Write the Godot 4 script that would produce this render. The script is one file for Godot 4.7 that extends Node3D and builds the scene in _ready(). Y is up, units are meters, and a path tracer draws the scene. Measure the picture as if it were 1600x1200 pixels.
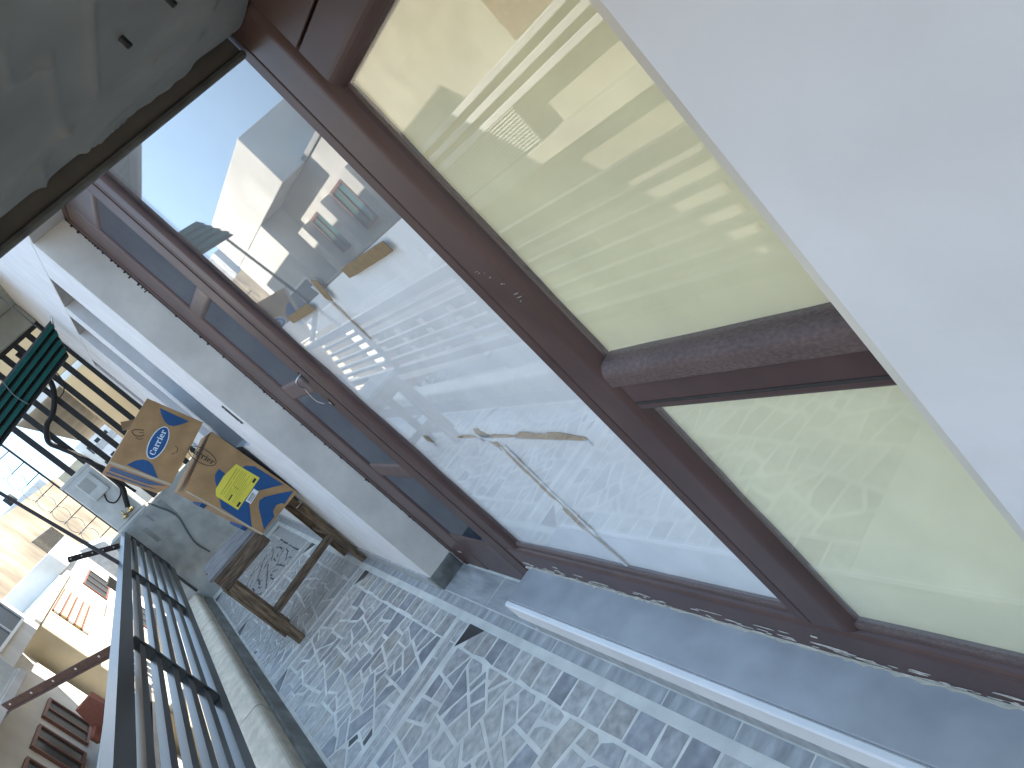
extends Node3D
# A tiled balcony seen with the camera rolled: window wall on one side, railing on the other, houses across the lane.

var rng := RandomNumberGenerator.new()
var T := {}          # shared noise textures
var K := {}          # shared materials
var taken := {}

# ------------------------------------------------------------------ helpers: textures and materials
func noise_tex(key: String, kind: int, freq: float, lo: float, hi: float, oct := 4, seed_ := 1, size := 512, mid := -1.0) -> NoiseTexture2D:
	var n := FastNoiseLite.new()
	n.noise_type = kind as FastNoiseLite.NoiseType
	n.frequency = freq
	n.fractal_octaves = oct
	n.seed = seed_
	var t := NoiseTexture2D.new()
	t.width = size; t.height = size
	t.seamless = true
	t.noise = n
	var g := Gradient.new()
	g.set_color(0, Color(lo, lo, lo)); g.set_color(1, Color(hi, hi, hi))
	if mid >= 0.0:
		g.add_point(mid, Color(lo + (hi - lo) * 0.85, lo + (hi - lo) * 0.85, lo + (hi - lo) * 0.85))
	t.color_ramp = g
	T[key] = t
	return t

func lin(r: float, g: float, b: float) -> Color:
	return Color(r, g, b).linear_to_srgb()

func mat(key: String, col: Color, rough: float, o := {}) -> StandardMaterial3D:
	var m := StandardMaterial3D.new()
	m.resource_name = key
	m.albedo_color = col
	m.roughness = rough
	m.metallic = o.get("metal", 0.0)
	m.metallic_specular = o.get("spec", 0.5)
	m.uv1_triplanar = true
	m.uv1_world_triplanar = o.get("world", true)
	m.uv1_scale = o.get("scale", Vector3.ONE)
	m.uv1_offset = o.get("offset", Vector3.ZERO)
	if o.has("tex"): m.albedo_texture = T[o.tex]
	if o.has("bump"):
		m.heightmap_enabled = true
		m.heightmap_texture = T[o.bump]
		m.heightmap_scale = o.get("depth", 0.2)
	if o.has("rtex"): m.roughness_texture = T[o.rtex]
	if o.has("detail"):
		m.detail_enabled = true
		m.detail_blend_mode = BaseMaterial3D.BLEND_MODE_MUL
		m.detail_albedo = T[o.detail]
	K[key] = m
	return m

func pane_mat(key: String, alpha: float, tint := Color(1, 1, 1)) -> StandardMaterial3D:
	var m := StandardMaterial3D.new()
	m.resource_name = key
	m.transparency = BaseMaterial3D.TRANSPARENCY_ALPHA
	m.albedo_color = Color(tint.r, tint.g, tint.b, alpha)
	m.roughness = 0.0
	K[key] = m
	return m

# ------------------------------------------------------------------ helpers: nodes
func numbered(called: String) -> String:
	if not taken.has(called):
		taken[called] = 0
		return called
	taken[called] += 1
	return "%s_%03d" % [called, taken[called]]

func thing(called: String, label: String, category: String, at := Vector3.ZERO, group := "") -> Node3D:
	var o := Node3D.new()
	o.name = numbered(called)
	add_child(o)
	o.position = at
	o.set_meta("label", label); o.set_meta("category", category)
	if group != "": o.set_meta("group", group)
	return o

func put(called: String, mesh: Mesh, m: Material, parent: Node3D, at := Vector3.ZERO) -> MeshInstance3D:
	var o := MeshInstance3D.new()
	o.name = called
	o.mesh = mesh
	o.material_override = m
	parent.add_child(o, true)
	o.position = at - (parent.position if parent != self and parent.get_parent() == self else Vector3.ZERO)
	if parent != self and parent.get_parent() != self: o.position = at - parent.global_position
	return o

func single(called: String, mesh: Mesh, m: Material, label: String, category: String, at := Vector3.ZERO, group := "") -> MeshInstance3D:
	var o := put(numbered(called), mesh, m, self, at)
	o.set_meta("label", label); o.set_meta("category", category)
	if group != "": o.set_meta("group", group)
	return o

func struct(called: String, mesh: Mesh, m: Material, at := Vector3.ZERO) -> MeshInstance3D:
	var o := put(numbered(called), mesh, m, self, at)
	o.set_meta("kind", "structure")
	return o

# ------------------------------------------------------------------ helpers: meshes
func st_new() -> SurfaceTool:
	var st := SurfaceTool.new()
	st.begin(Mesh.PRIMITIVE_TRIANGLES)
	return st

func tri(st: SurfaceTool, a: Vector3, b: Vector3, c: Vector3, out: Vector3) -> void:
	if (a - c).cross(a - b).dot(out) < 0.0:
		var t := b; b = c; c = t
	st.add_vertex(a); st.add_vertex(b); st.add_vertex(c)

func quad(st: SurfaceTool, a: Vector3, b: Vector3, c: Vector3, d: Vector3, out: Vector3) -> void:
	tri(st, a, b, c, out); tri(st, a, c, d, out)

func fin(st: SurfaceTool) -> ArrayMesh:
	return st.commit()

# chamfered box with lo and hi corners
func add_box(st: SurfaceTool, lo: Vector3, hi: Vector3, b := 0.0) -> void:
	var c := (lo + hi) * 0.5
	var h := (hi - lo) * 0.5
	b = minf(b, minf(h.x, minf(h.y, h.z)) * 0.9)
	if b <= 0.0:
		for ax in 3:
			for s in [-1.0, 1.0]:
				var n := Vector3.ZERO; n[ax] = s
				var u := Vector3.ZERO; u[(ax + 1) % 3] = h[(ax + 1) % 3]
				var v := Vector3.ZERO; v[(ax + 2) % 3] = h[(ax + 2) % 3]
				var p := c + n * h[ax]
				quad(st, p - u - v, p + u - v, p + u + v, p - u + v, n)
		return
	for ax in 3:
		var a1 := (ax + 1) % 3
		var a2 := (ax + 2) % 3
		for s in [-1.0, 1.0]:
			var n := Vector3.ZERO; n[ax] = s
			var u := Vector3.ZERO; u[a1] = h[a1] - b
			var v := Vector3.ZERO; v[a2] = h[a2] - b
			var p := c + n * h[ax]
			quad(st, p - u - v, p + u - v, p + u + v, p - u + v, n)
		for s1 in [-1.0, 1.0]:
			for s2 in [-1.0, 1.0]:
				var w := Vector3.ZERO; w[ax] = h[ax] - b
				var e1 := Vector3.ZERO; e1[a1] = s1 * h[a1]; e1[a2] = s2 * (h[a2] - b)
				var e2 := Vector3.ZERO; e2[a1] = s1 * (h[a1] - b); e2[a2] = s2 * h[a2]
				var n2 := Vector3.ZERO; n2[a1] = s1; n2[a2] = s2
				quad(st, c + e1 - w, c + e1 + w, c + e2 + w, c + e2 - w, n2)
	for sx in [-1.0, 1.0]:
		for sy in [-1.0, 1.0]:
			for sz in [-1.0, 1.0]:
				var s := Vector3(sx, sy, sz)
				tri(st, c + s * Vector3(h.x, h.y - b, h.z - b), c + s * Vector3(h.x - b, h.y, h.z - b), c + s * Vector3(h.x - b, h.y - b, h.z), s)

func box(lo: Vector3, hi: Vector3, b := 0.0) -> ArrayMesh:
	var st := st_new()
	add_box(st, lo, hi, b)
	return fin(st)

# hexahedron: a[0..3] one face in order, a[4..7] the opposite one
func add_hexa(st: SurfaceTool, a: Array) -> void:
	var c := Vector3.ZERO
	for p in a: c += p / 8.0
	for f in [[0, 1, 2, 3], [4, 5, 6, 7], [0, 1, 5, 4], [1, 2, 6, 5], [2, 3, 7, 6], [3, 0, 4, 7]]:
		var m: Vector3 = (a[f[0]] + a[f[1]] + a[f[2]] + a[f[3]]) * 0.25
		quad(st, a[f[0]], a[f[1]], a[f[2]], a[f[3]], m - c)

func hexa(a: Array) -> ArrayMesh:
	var st := st_new()
	add_hexa(st, a)
	return fin(st)

# a square bar from p to q
func add_bar(st: SurfaceTool, p: Vector3, q: Vector3, w: float, t: float, up := Vector3.UP) -> void:
	var d := (q - p).normalized()
	var s := d.cross(up).normalized() * w * 0.5
	var v := s.cross(d).normalized() * t * 0.5
	add_hexa(st, [p - s - v, p + s - v, p + s + v, p - s + v, q - s - v, q + s - v, q + s + v, q - s + v])

func bar(p: Vector3, q: Vector3, w: float, t: float, up := Vector3.UP) -> ArrayMesh:
	var st := st_new()
	add_bar(st, p, q, w, t, up)
	return fin(st)

# a round tube through points
func add_tube(st: SurfaceTool, pts: Array, r: float, n := 8) -> void:
	var rings := []
	var side := Vector3.ZERO
	for i in pts.size():
		var d: Vector3 = (pts[mini(i + 1, pts.size() - 1)] - pts[maxi(i - 1, 0)]).normalized()
		if side == Vector3.ZERO: side = d.cross(Vector3(0.31, 0.92, 0.24)).normalized()
		side = (side - d * side.dot(d)).normalized()
		var v := d.cross(side)
		var ring := []
		for k in n: ring.append(pts[i] + (side * cos(TAU * k / n) + v * sin(TAU * k / n)) * r)
		rings.append(ring)
	for i in rings.size() - 1:
		for k in n:
			var k2 := (k + 1) % n
			var m: Vector3 = (rings[i][k] + rings[i][k2]) * 0.5 - pts[i]
			quad(st, rings[i][k], rings[i][k2], rings[i + 1][k2], rings[i + 1][k], m)
	for e in [0, rings.size() - 1]:
		var out: Vector3 = (pts[0] - pts[1]) if e == 0 else (pts[-1] - pts[-2])
		for k in n: tri(st, pts[e], rings[e][k], rings[e][(k + 1) % n], out)

func tube(pts: Array, r: float, n := 8) -> ArrayMesh:
	var st := st_new()
	add_tube(st, pts, r, n)
	st.index()
	st.generate_normals()
	return fin(st)

func curve_pts(ctrl: Array, per := 6) -> Array:
	var out := []
	for i in ctrl.size() - 1:
		var p0: Vector3 = ctrl[maxi(i - 1, 0)]
		var p3: Vector3 = ctrl[mini(i + 2, ctrl.size() - 1)]
		for k in per: out.append(ctrl[i].cubic_interpolate(ctrl[i + 1], p0, p3, float(k) / per))
	out.append(ctrl[-1])
	return out

# polygon in a plane (O, U, V), pushed out by N*t, with a small chamfer
func add_slab(st: SurfaceTool, poly: PackedVector2Array, O: Vector3, U: Vector3, V: Vector3, N: Vector3, t: float, ch := 0.0) -> void:
	var top := poly
	if ch > 0.0:
		var c := Vector2.ZERO
		for p in poly: c += p / poly.size()
		top = PackedVector2Array()
		for p in poly: top.append(p + (c - p).normalized() * ch)
	var idx := Geometry2D.triangulate_polygon(top)
	for i in range(0, idx.size(), 3):
		var a := O + U * top[idx[i]].x + V * top[idx[i]].y + N * t
		var b := O + U * top[idx[i + 1]].x + V * top[idx[i + 1]].y + N * t
		var c2 := O + U * top[idx[i + 2]].x + V * top[idx[i + 2]].y + N * t
		tri(st, a, b, c2, N)
	var area := 0.0
	for i in poly.size():
		area += poly[i].cross(poly[(i + 1) % poly.size()])
	for i in poly.size():
		var j := (i + 1) % poly.size()
		var e := poly[j] - poly[i]
		var o2 := Vector2(e.y, -e.x) * signf(area)
		var out := U * o2.x + V * o2.y + N * 0.01
		quad(st, O + U * poly[i].x + V * poly[i].y, O + U * poly[j].x + V * poly[j].y, O + U * top[j].x + V * top[j].y + N * t, O + U * top[i].x + V * top[i].y + N * t, out)

func slab(poly: PackedVector2Array, O: Vector3, U: Vector3, V: Vector3, N: Vector3, t: float, ch := 0.0) -> ArrayMesh:
	var st := st_new()
	add_slab(st, poly, O, U, V, N, t, ch)
	return fin(st)

func pv(a: Array) -> PackedVector2Array:
	var p := PackedVector2Array()
	for i in range(0, a.size(), 2): p.append(Vector2(a[i], a[i + 1]))
	return p

# profile (u, v) swept from p along w
func sweep(profile: PackedVector2Array, p: Vector3, U: Vector3, V: Vector3, W: Vector3) -> ArrayMesh:
	var st := st_new()
	add_slab(st, profile, p, U, V, W, 1.0)
	var idx := Geometry2D.triangulate_polygon(profile)
	for i in range(0, idx.size(), 3):
		tri(st, p + U * profile[idx[i]].x + V * profile[idx[i]].y, p + U * profile[idx[i + 1]].x + V * profile[idx[i + 1]].y, p + U * profile[idx[i + 2]].x + V * profile[idx[i + 2]].y, -W)
	return fin(st)

# rounded rectangle profile: w wide (u), from v = 0 (front) to v = d (back), front corners rounded
func round_profile(u0: float, u1: float, d: float, r0: float, r1: float, n := 6) -> PackedVector2Array:
	var p := PackedVector2Array()
	p.append(Vector2(u0, d))
	if r0 > 0.0:
		for k in n + 1:
			var a := PI * 0.5 * k / n
			p.append(Vector2(u0 + r0 - r0 * cos(a), r0 - r0 * sin(a)))
	else: p.append(Vector2(u0, 0))
	if r1 > 0.0:
		for k in n + 1:
			var a := PI * 0.5 * k / n
			p.append(Vector2(u1 - r1 + r1 * sin(a), r1 - r1 * cos(a)))
	else: p.append(Vector2(u1, 0))
	p.append(Vector2(u1, d))
	return p

func area_of(p: PackedVector2Array) -> float:
	var a := 0.0
	for i in p.size(): a += p[i].cross(p[(i + 1) % p.size()])
	return absf(a) * 0.5

func cut(p: PackedVector2Array, o: Vector2, n: Vector2) -> Array:
	var a := PackedVector2Array(); var b := PackedVector2Array()
	for i in p.size():
		var q := p[i]; var r := p[(i + 1) % p.size()]
		var dq := (q - o).dot(n); var dr := (r - o).dot(n)
		if dq >= 0.0: a.append(q)
		if dq <= 0.0: b.append(q)
		if dq * dr < 0.0:
			var x := q.lerp(r, dq / (dq - dr))
			a.append(x); b.append(x)
	return [a, b]

func shatter(p: PackedVector2Array, out: Array, target: float) -> void:
	if area_of(p) < target * rng.randf_range(0.55, 1.75) or p.size() < 3:
		out.append(p)
		return
	var c := Vector2.ZERO
	for q in p: c += q / p.size()
	var best := 0.0; var d := Vector2.RIGHT
	for i in p.size():
		for j in i:
			if p[i].distance_to(p[j]) > best:
				best = p[i].distance_to(p[j]); d = (p[i] - p[j]).normalized()
	var parts := []
	var score := 1e9
	for k in 7:
		var pr := cut(p, c + d * best * rng.randf_range(-0.16, 0.16), d.rotated(rng.randf_range(-0.6, 0.6)))
		var sc := 0.0
		for q in pr:
			var per := 0.0
			for i in q.size(): per += q[i].distance_to(q[(i + 1) % q.size()])
			sc = maxf(sc, per * per / maxf(area_of(q), 1e-6) + (16.0 if q.size() == 3 else 0.0))
		if sc < score:
			score = sc; parts = pr
	for q in parts:
		if q.size() >= 3: shatter(q, out, target)

# ------------------------------------------------------------------ the scene
const OX := 0.383        # street face of our wall
const WX := 0.545        # front of door and window joinery
const SILL := 0.187
const PIER := -0.381      # near pier ends here

func _ready() -> void:
	rng.seed = 20817
	view_and_light()
	make_materials()
	build_floor()
	build_wall()
	build_roof()
	build_window()
	build_door()
	build_edge_and_railing()
	build_far_end()
	build_table_and_boxes()
	build_outside()

func view_and_light() -> void:
	var cam := Camera3D.new()
	cam.name = "camera"
	add_child(cam)
	cam.transform = Transform3D(Basis(Vector3(0.57597357, -0.6851804, 0.44585004), Vector3(0.73420907, 0.67340424, 0.08639309), Vector3(-0.35943216, 0.27758701, 0.89092872)).orthonormalized(), Vector3(0, 1.5, 0))
	cam.fov = 54.902
	cam.near = 0.02
	cam.far = 900.0
	cam.current = true
	var sky := ProceduralSkyMaterial.new()
	sky.sky_top_color = Color(0.50, 0.60, 0.71)
	sky.sky_horizon_color = Color(0.52, 0.625, 0.73)
	sky.sky_curve = 0.16
	sky.ground_bottom_color = Color(0.42, 0.40, 0.37)
	sky.ground_horizon_color = Color(0.66, 0.70, 0.72)
	sky.energy_multiplier = 1.0
	var s := Sky.new()
	s.sky_material = sky
	var env := Environment.new()
	env.background_mode = Environment.BG_SKY
	env.sky = s
	env.tonemap_mode = Environment.TONE_MAPPER_LINEAR
	env.tonemap_exposure = 5.2
	env.sdfgi_enabled = true
	env.ssao_enabled = true
	env.ssil_enabled = true
	var we := WorldEnvironment.new()
	we.name = "world"
	we.environment = env
	add_child(we)
	var sun := DirectionalLight3D.new()
	sun.name = "sun"
	sun.light_color = Color(1.0, 0.97, 0.92)
	sun.light_energy = 1.05
	sun.light_angular_distance = 0.5
	sun.shadow_enabled = true
	add_child(sun)
	sun.look_at_from_position(Vector3(0.72, 0.58, -0.38) * 50.0, Vector3.ZERO, Vector3.UP)

func make_materials() -> void:
	var S := FastNoiseLite.TYPE_SIMPLEX_SMOOTH
	var C := FastNoiseLite.TYPE_CELLULAR
	noise_tex("soft", S, 0.006, 0.87, 1.0, 5, 3)
	noise_tex("plain", S, 0.008, 0.93, 1.0, 5, 33)
	noise_tex("blotch", S, 0.012, 0.86, 1.0, 5, 8)
	noise_tex("grain", S, 0.09, 0.72, 1.0, 3, 5)
	noise_tex("fine", S, 0.2, 0.3, 1.0, 3, 6)
	noise_tex("lumps", S, 0.012, 0.0, 1.0, 4, 7)
	noise_tex("vein", S, 0.016, 0.78, 1.0, 6, 11)
	noise_tex("stain", S, 0.009, 0.62, 1.0, 6, 15)
	noise_tex("streak", S, 0.03, 0.5, 1.0, 5, 21)
	noise_tex("cells", C, 0.05, 0.5, 1.0, 2, 25)
	mat("wall", lin(0.72, 0.72, 0.72), 0.75, {"tex": "plain", "scale": Vector3.ONE * 0.9, "bump": "lumps", "depth": 0.35})
	mat("wall_warm", lin(0.84, 0.80, 0.73), 0.85, {"tex": "plain", "detail": "plain", "scale": Vector3.ONE * 0.9})
	mat("wall_cream", lin(0.70, 0.67, 0.58), 0.8, {"tex": "soft", "scale": Vector3.ONE * 0.6})
	mat("grout", lin(0.72, 0.71, 0.65), 0.8, {"tex": "soft", "scale": Vector3.ONE * 1.7, "bump": "fine", "depth": 0.05})
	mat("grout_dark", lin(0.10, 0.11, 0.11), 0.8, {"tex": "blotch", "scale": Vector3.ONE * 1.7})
	var tones := [[0.45, 0.46, 0.47], [0.52, 0.52, 0.52], [0.60, 0.59, 0.57], [0.38, 0.39, 0.41], [0.66, 0.65, 0.61], [0.54, 0.52, 0.49], [0.47, 0.48, 0.50], [0.61, 0.58, 0.52]]
	for i in tones.size():
		mat("stone%d" % i, lin(tones[i][0], tones[i][1], tones[i][2]), 0.34, {"tex": "vein", "detail": "blotch", "scale": Vector3(1.0 + 0.3 * (i % 3), 1.0, 1.7 - 0.25 * (i % 4)) * 1.6, "offset": Vector3(0.13, 0.37, 0.71) * i, "rtex": "blotch"})
	mat("stone_black", lin(0.03, 0.032, 0.036), 0.3, {"tex": "grain", "scale": Vector3.ONE * 2.0})
	mat("marble", lin(0.56, 0.57, 0.57), 0.38, {"tex": "vein", "detail": "blotch", "scale": Vector3(1.0, 1.0, 2.6) * 0.9})
	mat("marble_pale", lin(0.55, 0.56, 0.56), 0.4, {"tex": "vein", "detail": "blotch", "scale": Vector3(5.0, 2.0, 1.0) * 0.5})
	mat("sill", lin(0.42, 0.435, 0.455), 0.36, {"tex": "soft", "detail": "plain", "scale": Vector3(1.0, 1.0, 0.8) * 1.3, "rtex": "blotch"})
	mat("nosing", lin(0.78, 0.78, 0.78), 0.5, {"tex": "plain", "scale": Vector3.ONE})
	mat("brown", lin(0.118, 0.072, 0.066), 0.40, {"spec": 0.35, "tex": "soft", "detail": "blotch", "scale": Vector3(1.2, 0.3, 0.5) * 2.2, "rtex": "blotch"})
	mat("brown_flat", lin(0.092, 0.056, 0.051), 0.44, {"spec": 0.33, "tex": "soft", "scale": Vector3.ONE * 1.5})
	mat("brown_worn", lin(0.19, 0.135, 0.125), 0.6, {"spec": 0.35, "tex": "soft", "detail": "grain", "scale": Vector3(1.4, 1.4, 0.6) * 3.0})
	mat("flake", lin(0.72, 0.69, 0.62), 0.8, {"tex": "grain"})
	mat("putty", lin(0.62, 0.58, 0.48), 0.85, {"tex": "blotch", "scale": Vector3.ONE * 3.0})
	mat("mortar", lin(0.05, 0.045, 0.04), 0.9, {"tex": "grain"})
	pane_mat("glass", 0.03)
	mat("paper_white", lin(0.84, 0.87, 0.88), 0.8, {"tex": "plain", "scale": Vector3.ONE * 1.2})
	mat("paper_cream", lin(0.84, 0.82, 0.53), 0.8, {"tex": "plain", "scale": Vector3.ONE * 1.0})
	mat("paper_shaded", lin(0.17, 0.18, 0.18), 0.8, {"tex": "plain", "scale": Vector3.ONE})  # paper darkened in its colour for the shade under the canopy
	mat("tape_brown", lin(0.22, 0.145, 0.06), 0.5, {"tex": "blotch", "scale": Vector3.ONE * 6.0})
	mat("card", lin(0.42, 0.26, 0.09), 0.85, {"tex": "blotch", "scale": Vector3.ONE * 4.0})
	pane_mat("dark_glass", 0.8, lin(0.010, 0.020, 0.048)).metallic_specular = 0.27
	mat("metal_dull", lin(0.55, 0.55, 0.53), 0.35, {"metal": 1.0})
	mat("iron_black", lin(0.012, 0.013, 0.012), 0.5, {"tex": "grain"})
	mat("rail", lin(0.030, 0.034, 0.034), 0.30, {"tex": "soft", "scale": Vector3.ONE * 2.0, "spec": 0.4})
	mat("coping", lin(0.64, 0.57, 0.44), 0.7, {"tex": "soft", "detail": "blotch", "scale": Vector3(1.0, 1.0, 0.6) * 2.2})
	mat("skirt", lin(0.27, 0.28, 0.26), 0.55, {"tex": "stain", "scale": Vector3(1, 1, 0.5) * 2.0})
	mat("cement", lin(0.50, 0.51, 0.47), 0.85, {"tex": "blotch", "detail": "soft", "scale": Vector3.ONE * 0.9})
	mat("damp", lin(0.30, 0.31, 0.29), 0.8, {"tex": "blotch", "scale": Vector3.ONE * 1.3})
	mat("rust", lin(0.10, 0.045, 0.03), 0.75, {"tex": "stain", "scale": Vector3.ONE * 5.0})
	mat("rust_dark", lin(0.03, 0.016, 0.013), 0.7, {"tex": "stain", "scale": Vector3.ONE * 5.0})
	mat("green", lin(0.004, 0.055, 0.042), 0.5, {"tex": "soft", "scale": Vector3.ONE * 2.0, "spec": 0.3})
	mat("ac_white", lin(0.62, 0.65, 0.63), 0.45, {"tex": "blotch", "scale": Vector3.ONE * 0.9})
	mat("ac_label", lin(0.40, 0.42, 0.40), 0.6, {"tex": "plain"})
	mat("pipe", lin(0.008, 0.008, 0.008), 0.75, {})
	mat("brass", lin(0.55, 0.45, 0.22), 0.35, {"metal": 1.0})
	mat("cable", lin(0.10, 0.105, 0.10), 0.6, {})
	mat("carton", lin(0.44, 0.26, 0.115), 0.82, {"tex": "soft", "detail": "blotch", "scale": Vector3(1, 1, 1) * 1.2, "bump": "streak", "depth": 0.03})
	mat("carton_dark", lin(0.20, 0.12, 0.06), 0.85, {"tex": "blotch"})
	mat("print_blue", lin(0.004, 0.07, 0.21), 0.6, {"tex": "soft"})
	mat("print_black", lin(0.012, 0.010, 0.010), 0.7, {})
	mat("print_white", lin(0.62, 0.68, 0.74), 0.6, {})
	mat("label_yellow", lin(0.72, 0.62, 0.06), 0.5, {"tex": "plain"})
	mat("label_bar", lin(0.68, 0.70, 0.72), 0.5, {})
	mat("print_olive", lin(0.30, 0.26, 0.03), 0.6, {})
	mat("tape", lin(0.50, 0.42, 0.30), 0.3, {"tex": "soft"})
	mat("wood", lin(0.48, 0.33, 0.20), 0.75, {"tex": "streak", "detail": "stain", "scale": Vector3(3.0, 0.5, 3.0), "bump": "streak", "depth": 0.25})
	mat("wood_x", lin(0.42, 0.29, 0.19), 0.78, {"tex": "streak", "detail": "stain", "scale": Vector3(0.5, 3.0, 3.0), "bump": "streak", "depth": 0.25})
	mat("wood_grey", lin(0.48, 0.46, 0.45), 0.8, {"tex": "streak", "detail": "blotch", "scale": Vector3(0.4, 3.0, 4.0), "bump": "streak", "depth": 0.2})
	mat("soffit", lin(0.29, 0.285, 0.265), 0.62, {"tex": "soft", "detail": "blotch", "scale": Vector3.ONE * 0.9})
	mat("soffit_rim", lin(0.16, 0.15, 0.13), 0.6, {"tex": "stain", "scale": Vector3.ONE * 3.0})
	mat("board", lin(0.20, 0.17, 0.14), 0.9, {"tex": "blotch"})
	mat("roof", lin(0.42, 0.45, 0.42), 0.85, {"tex": "blotch", "scale": Vector3.ONE * 0.6})
	# houses
	mat("h_white", lin(0.68, 0.67, 0.63), 0.85, {"tex": "soft", "scale": Vector3.ONE * 0.15, "bump": "lumps", "depth": 0.3})
	mat("h_offwhite", lin(0.66, 0.66, 0.66), 0.85, {"tex": "soft", "scale": Vector3.ONE * 0.2})
	mat("h_cream", lin(0.54, 0.46, 0.32), 0.85, {"tex": "soft", "scale": Vector3.ONE * 0.2})
	mat("h_beige", lin(0.58, 0.41, 0.22), 0.85, {"tex": "blotch", "scale": Vector3.ONE * 0.2})
	mat("h_grey", lin(0.42, 0.42, 0.41), 0.9, {"tex": "blotch", "scale": Vector3.ONE * 0.35})
	mat("h_plaster", lin(0.60, 0.49, 0.35), 0.95, {"tex": "stain", "detail": "soft", "scale": Vector3(0.22, 0.05, 0.22), "bump": "lumps", "depth": 1.0})
	mat("h_brick", lin(0.36, 0.20, 0.13), 0.95, {"tex": "cells", "scale": Vector3.ONE * 0.6})
	mat("h_ochre", lin(0.48, 0.45, 0.38), 0.9, {"tex": "blotch", "scale": Vector3.ONE * 0.25})
	mat("h_painted_shade", lin(0.30, 0.27, 0.22), 0.9, {"tex": "blotch", "scale": Vector3.ONE * 0.3})
	mat("frame_red", lin(0.22, 0.09, 0.055), 0.6, {"tex": "soft"})
	mat("frame_white", lin(0.75, 0.75, 0.73), 0.6, {})
	mat("shutter", lin(0.66, 0.62, 0.56), 0.7, {})
	mat("h_glass", lin(0.03, 0.04, 0.045), 0.3, {"spec": 0.2})
	mat("h_glass_green", lin(0.06, 0.14, 0.13), 0.15, {})
	mat("terracotta", lin(0.38, 0.13, 0.08), 0.8, {"tex": "blotch", "scale": Vector3.ONE * 2.0})
	mat("leaf", lin(0.07, 0.14, 0.02), 0.6, {})
	mat("road", lin(0.09, 0.088, 0.085), 0.95, {"tex": "blotch", "scale": Vector3.ONE * 0.1})
	mat("terrain", lin(0.22, 0.19, 0.15), 0.95, {"tex": "stain", "scale": Vector3.ONE * 0.03})

# ------------------------------------------------------------------ floor
func floor_edge(z: float) -> float:
	return -0.572 + 0.0237 * (z + 4.6)

func stone_at(poly: PackedVector2Array, h := 0.005) -> Array:
	# poly in (x, z); returns mesh and centre
	var c := Vector2.ZERO
	for p in poly: c += p / poly.size()
	var q := PackedVector2Array()
	for p in poly: q.append(p - c)
	return [slab(q, Vector3.ZERO, Vector3.RIGHT, Vector3.BACK, Vector3.UP, h, 0.001), c]

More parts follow.
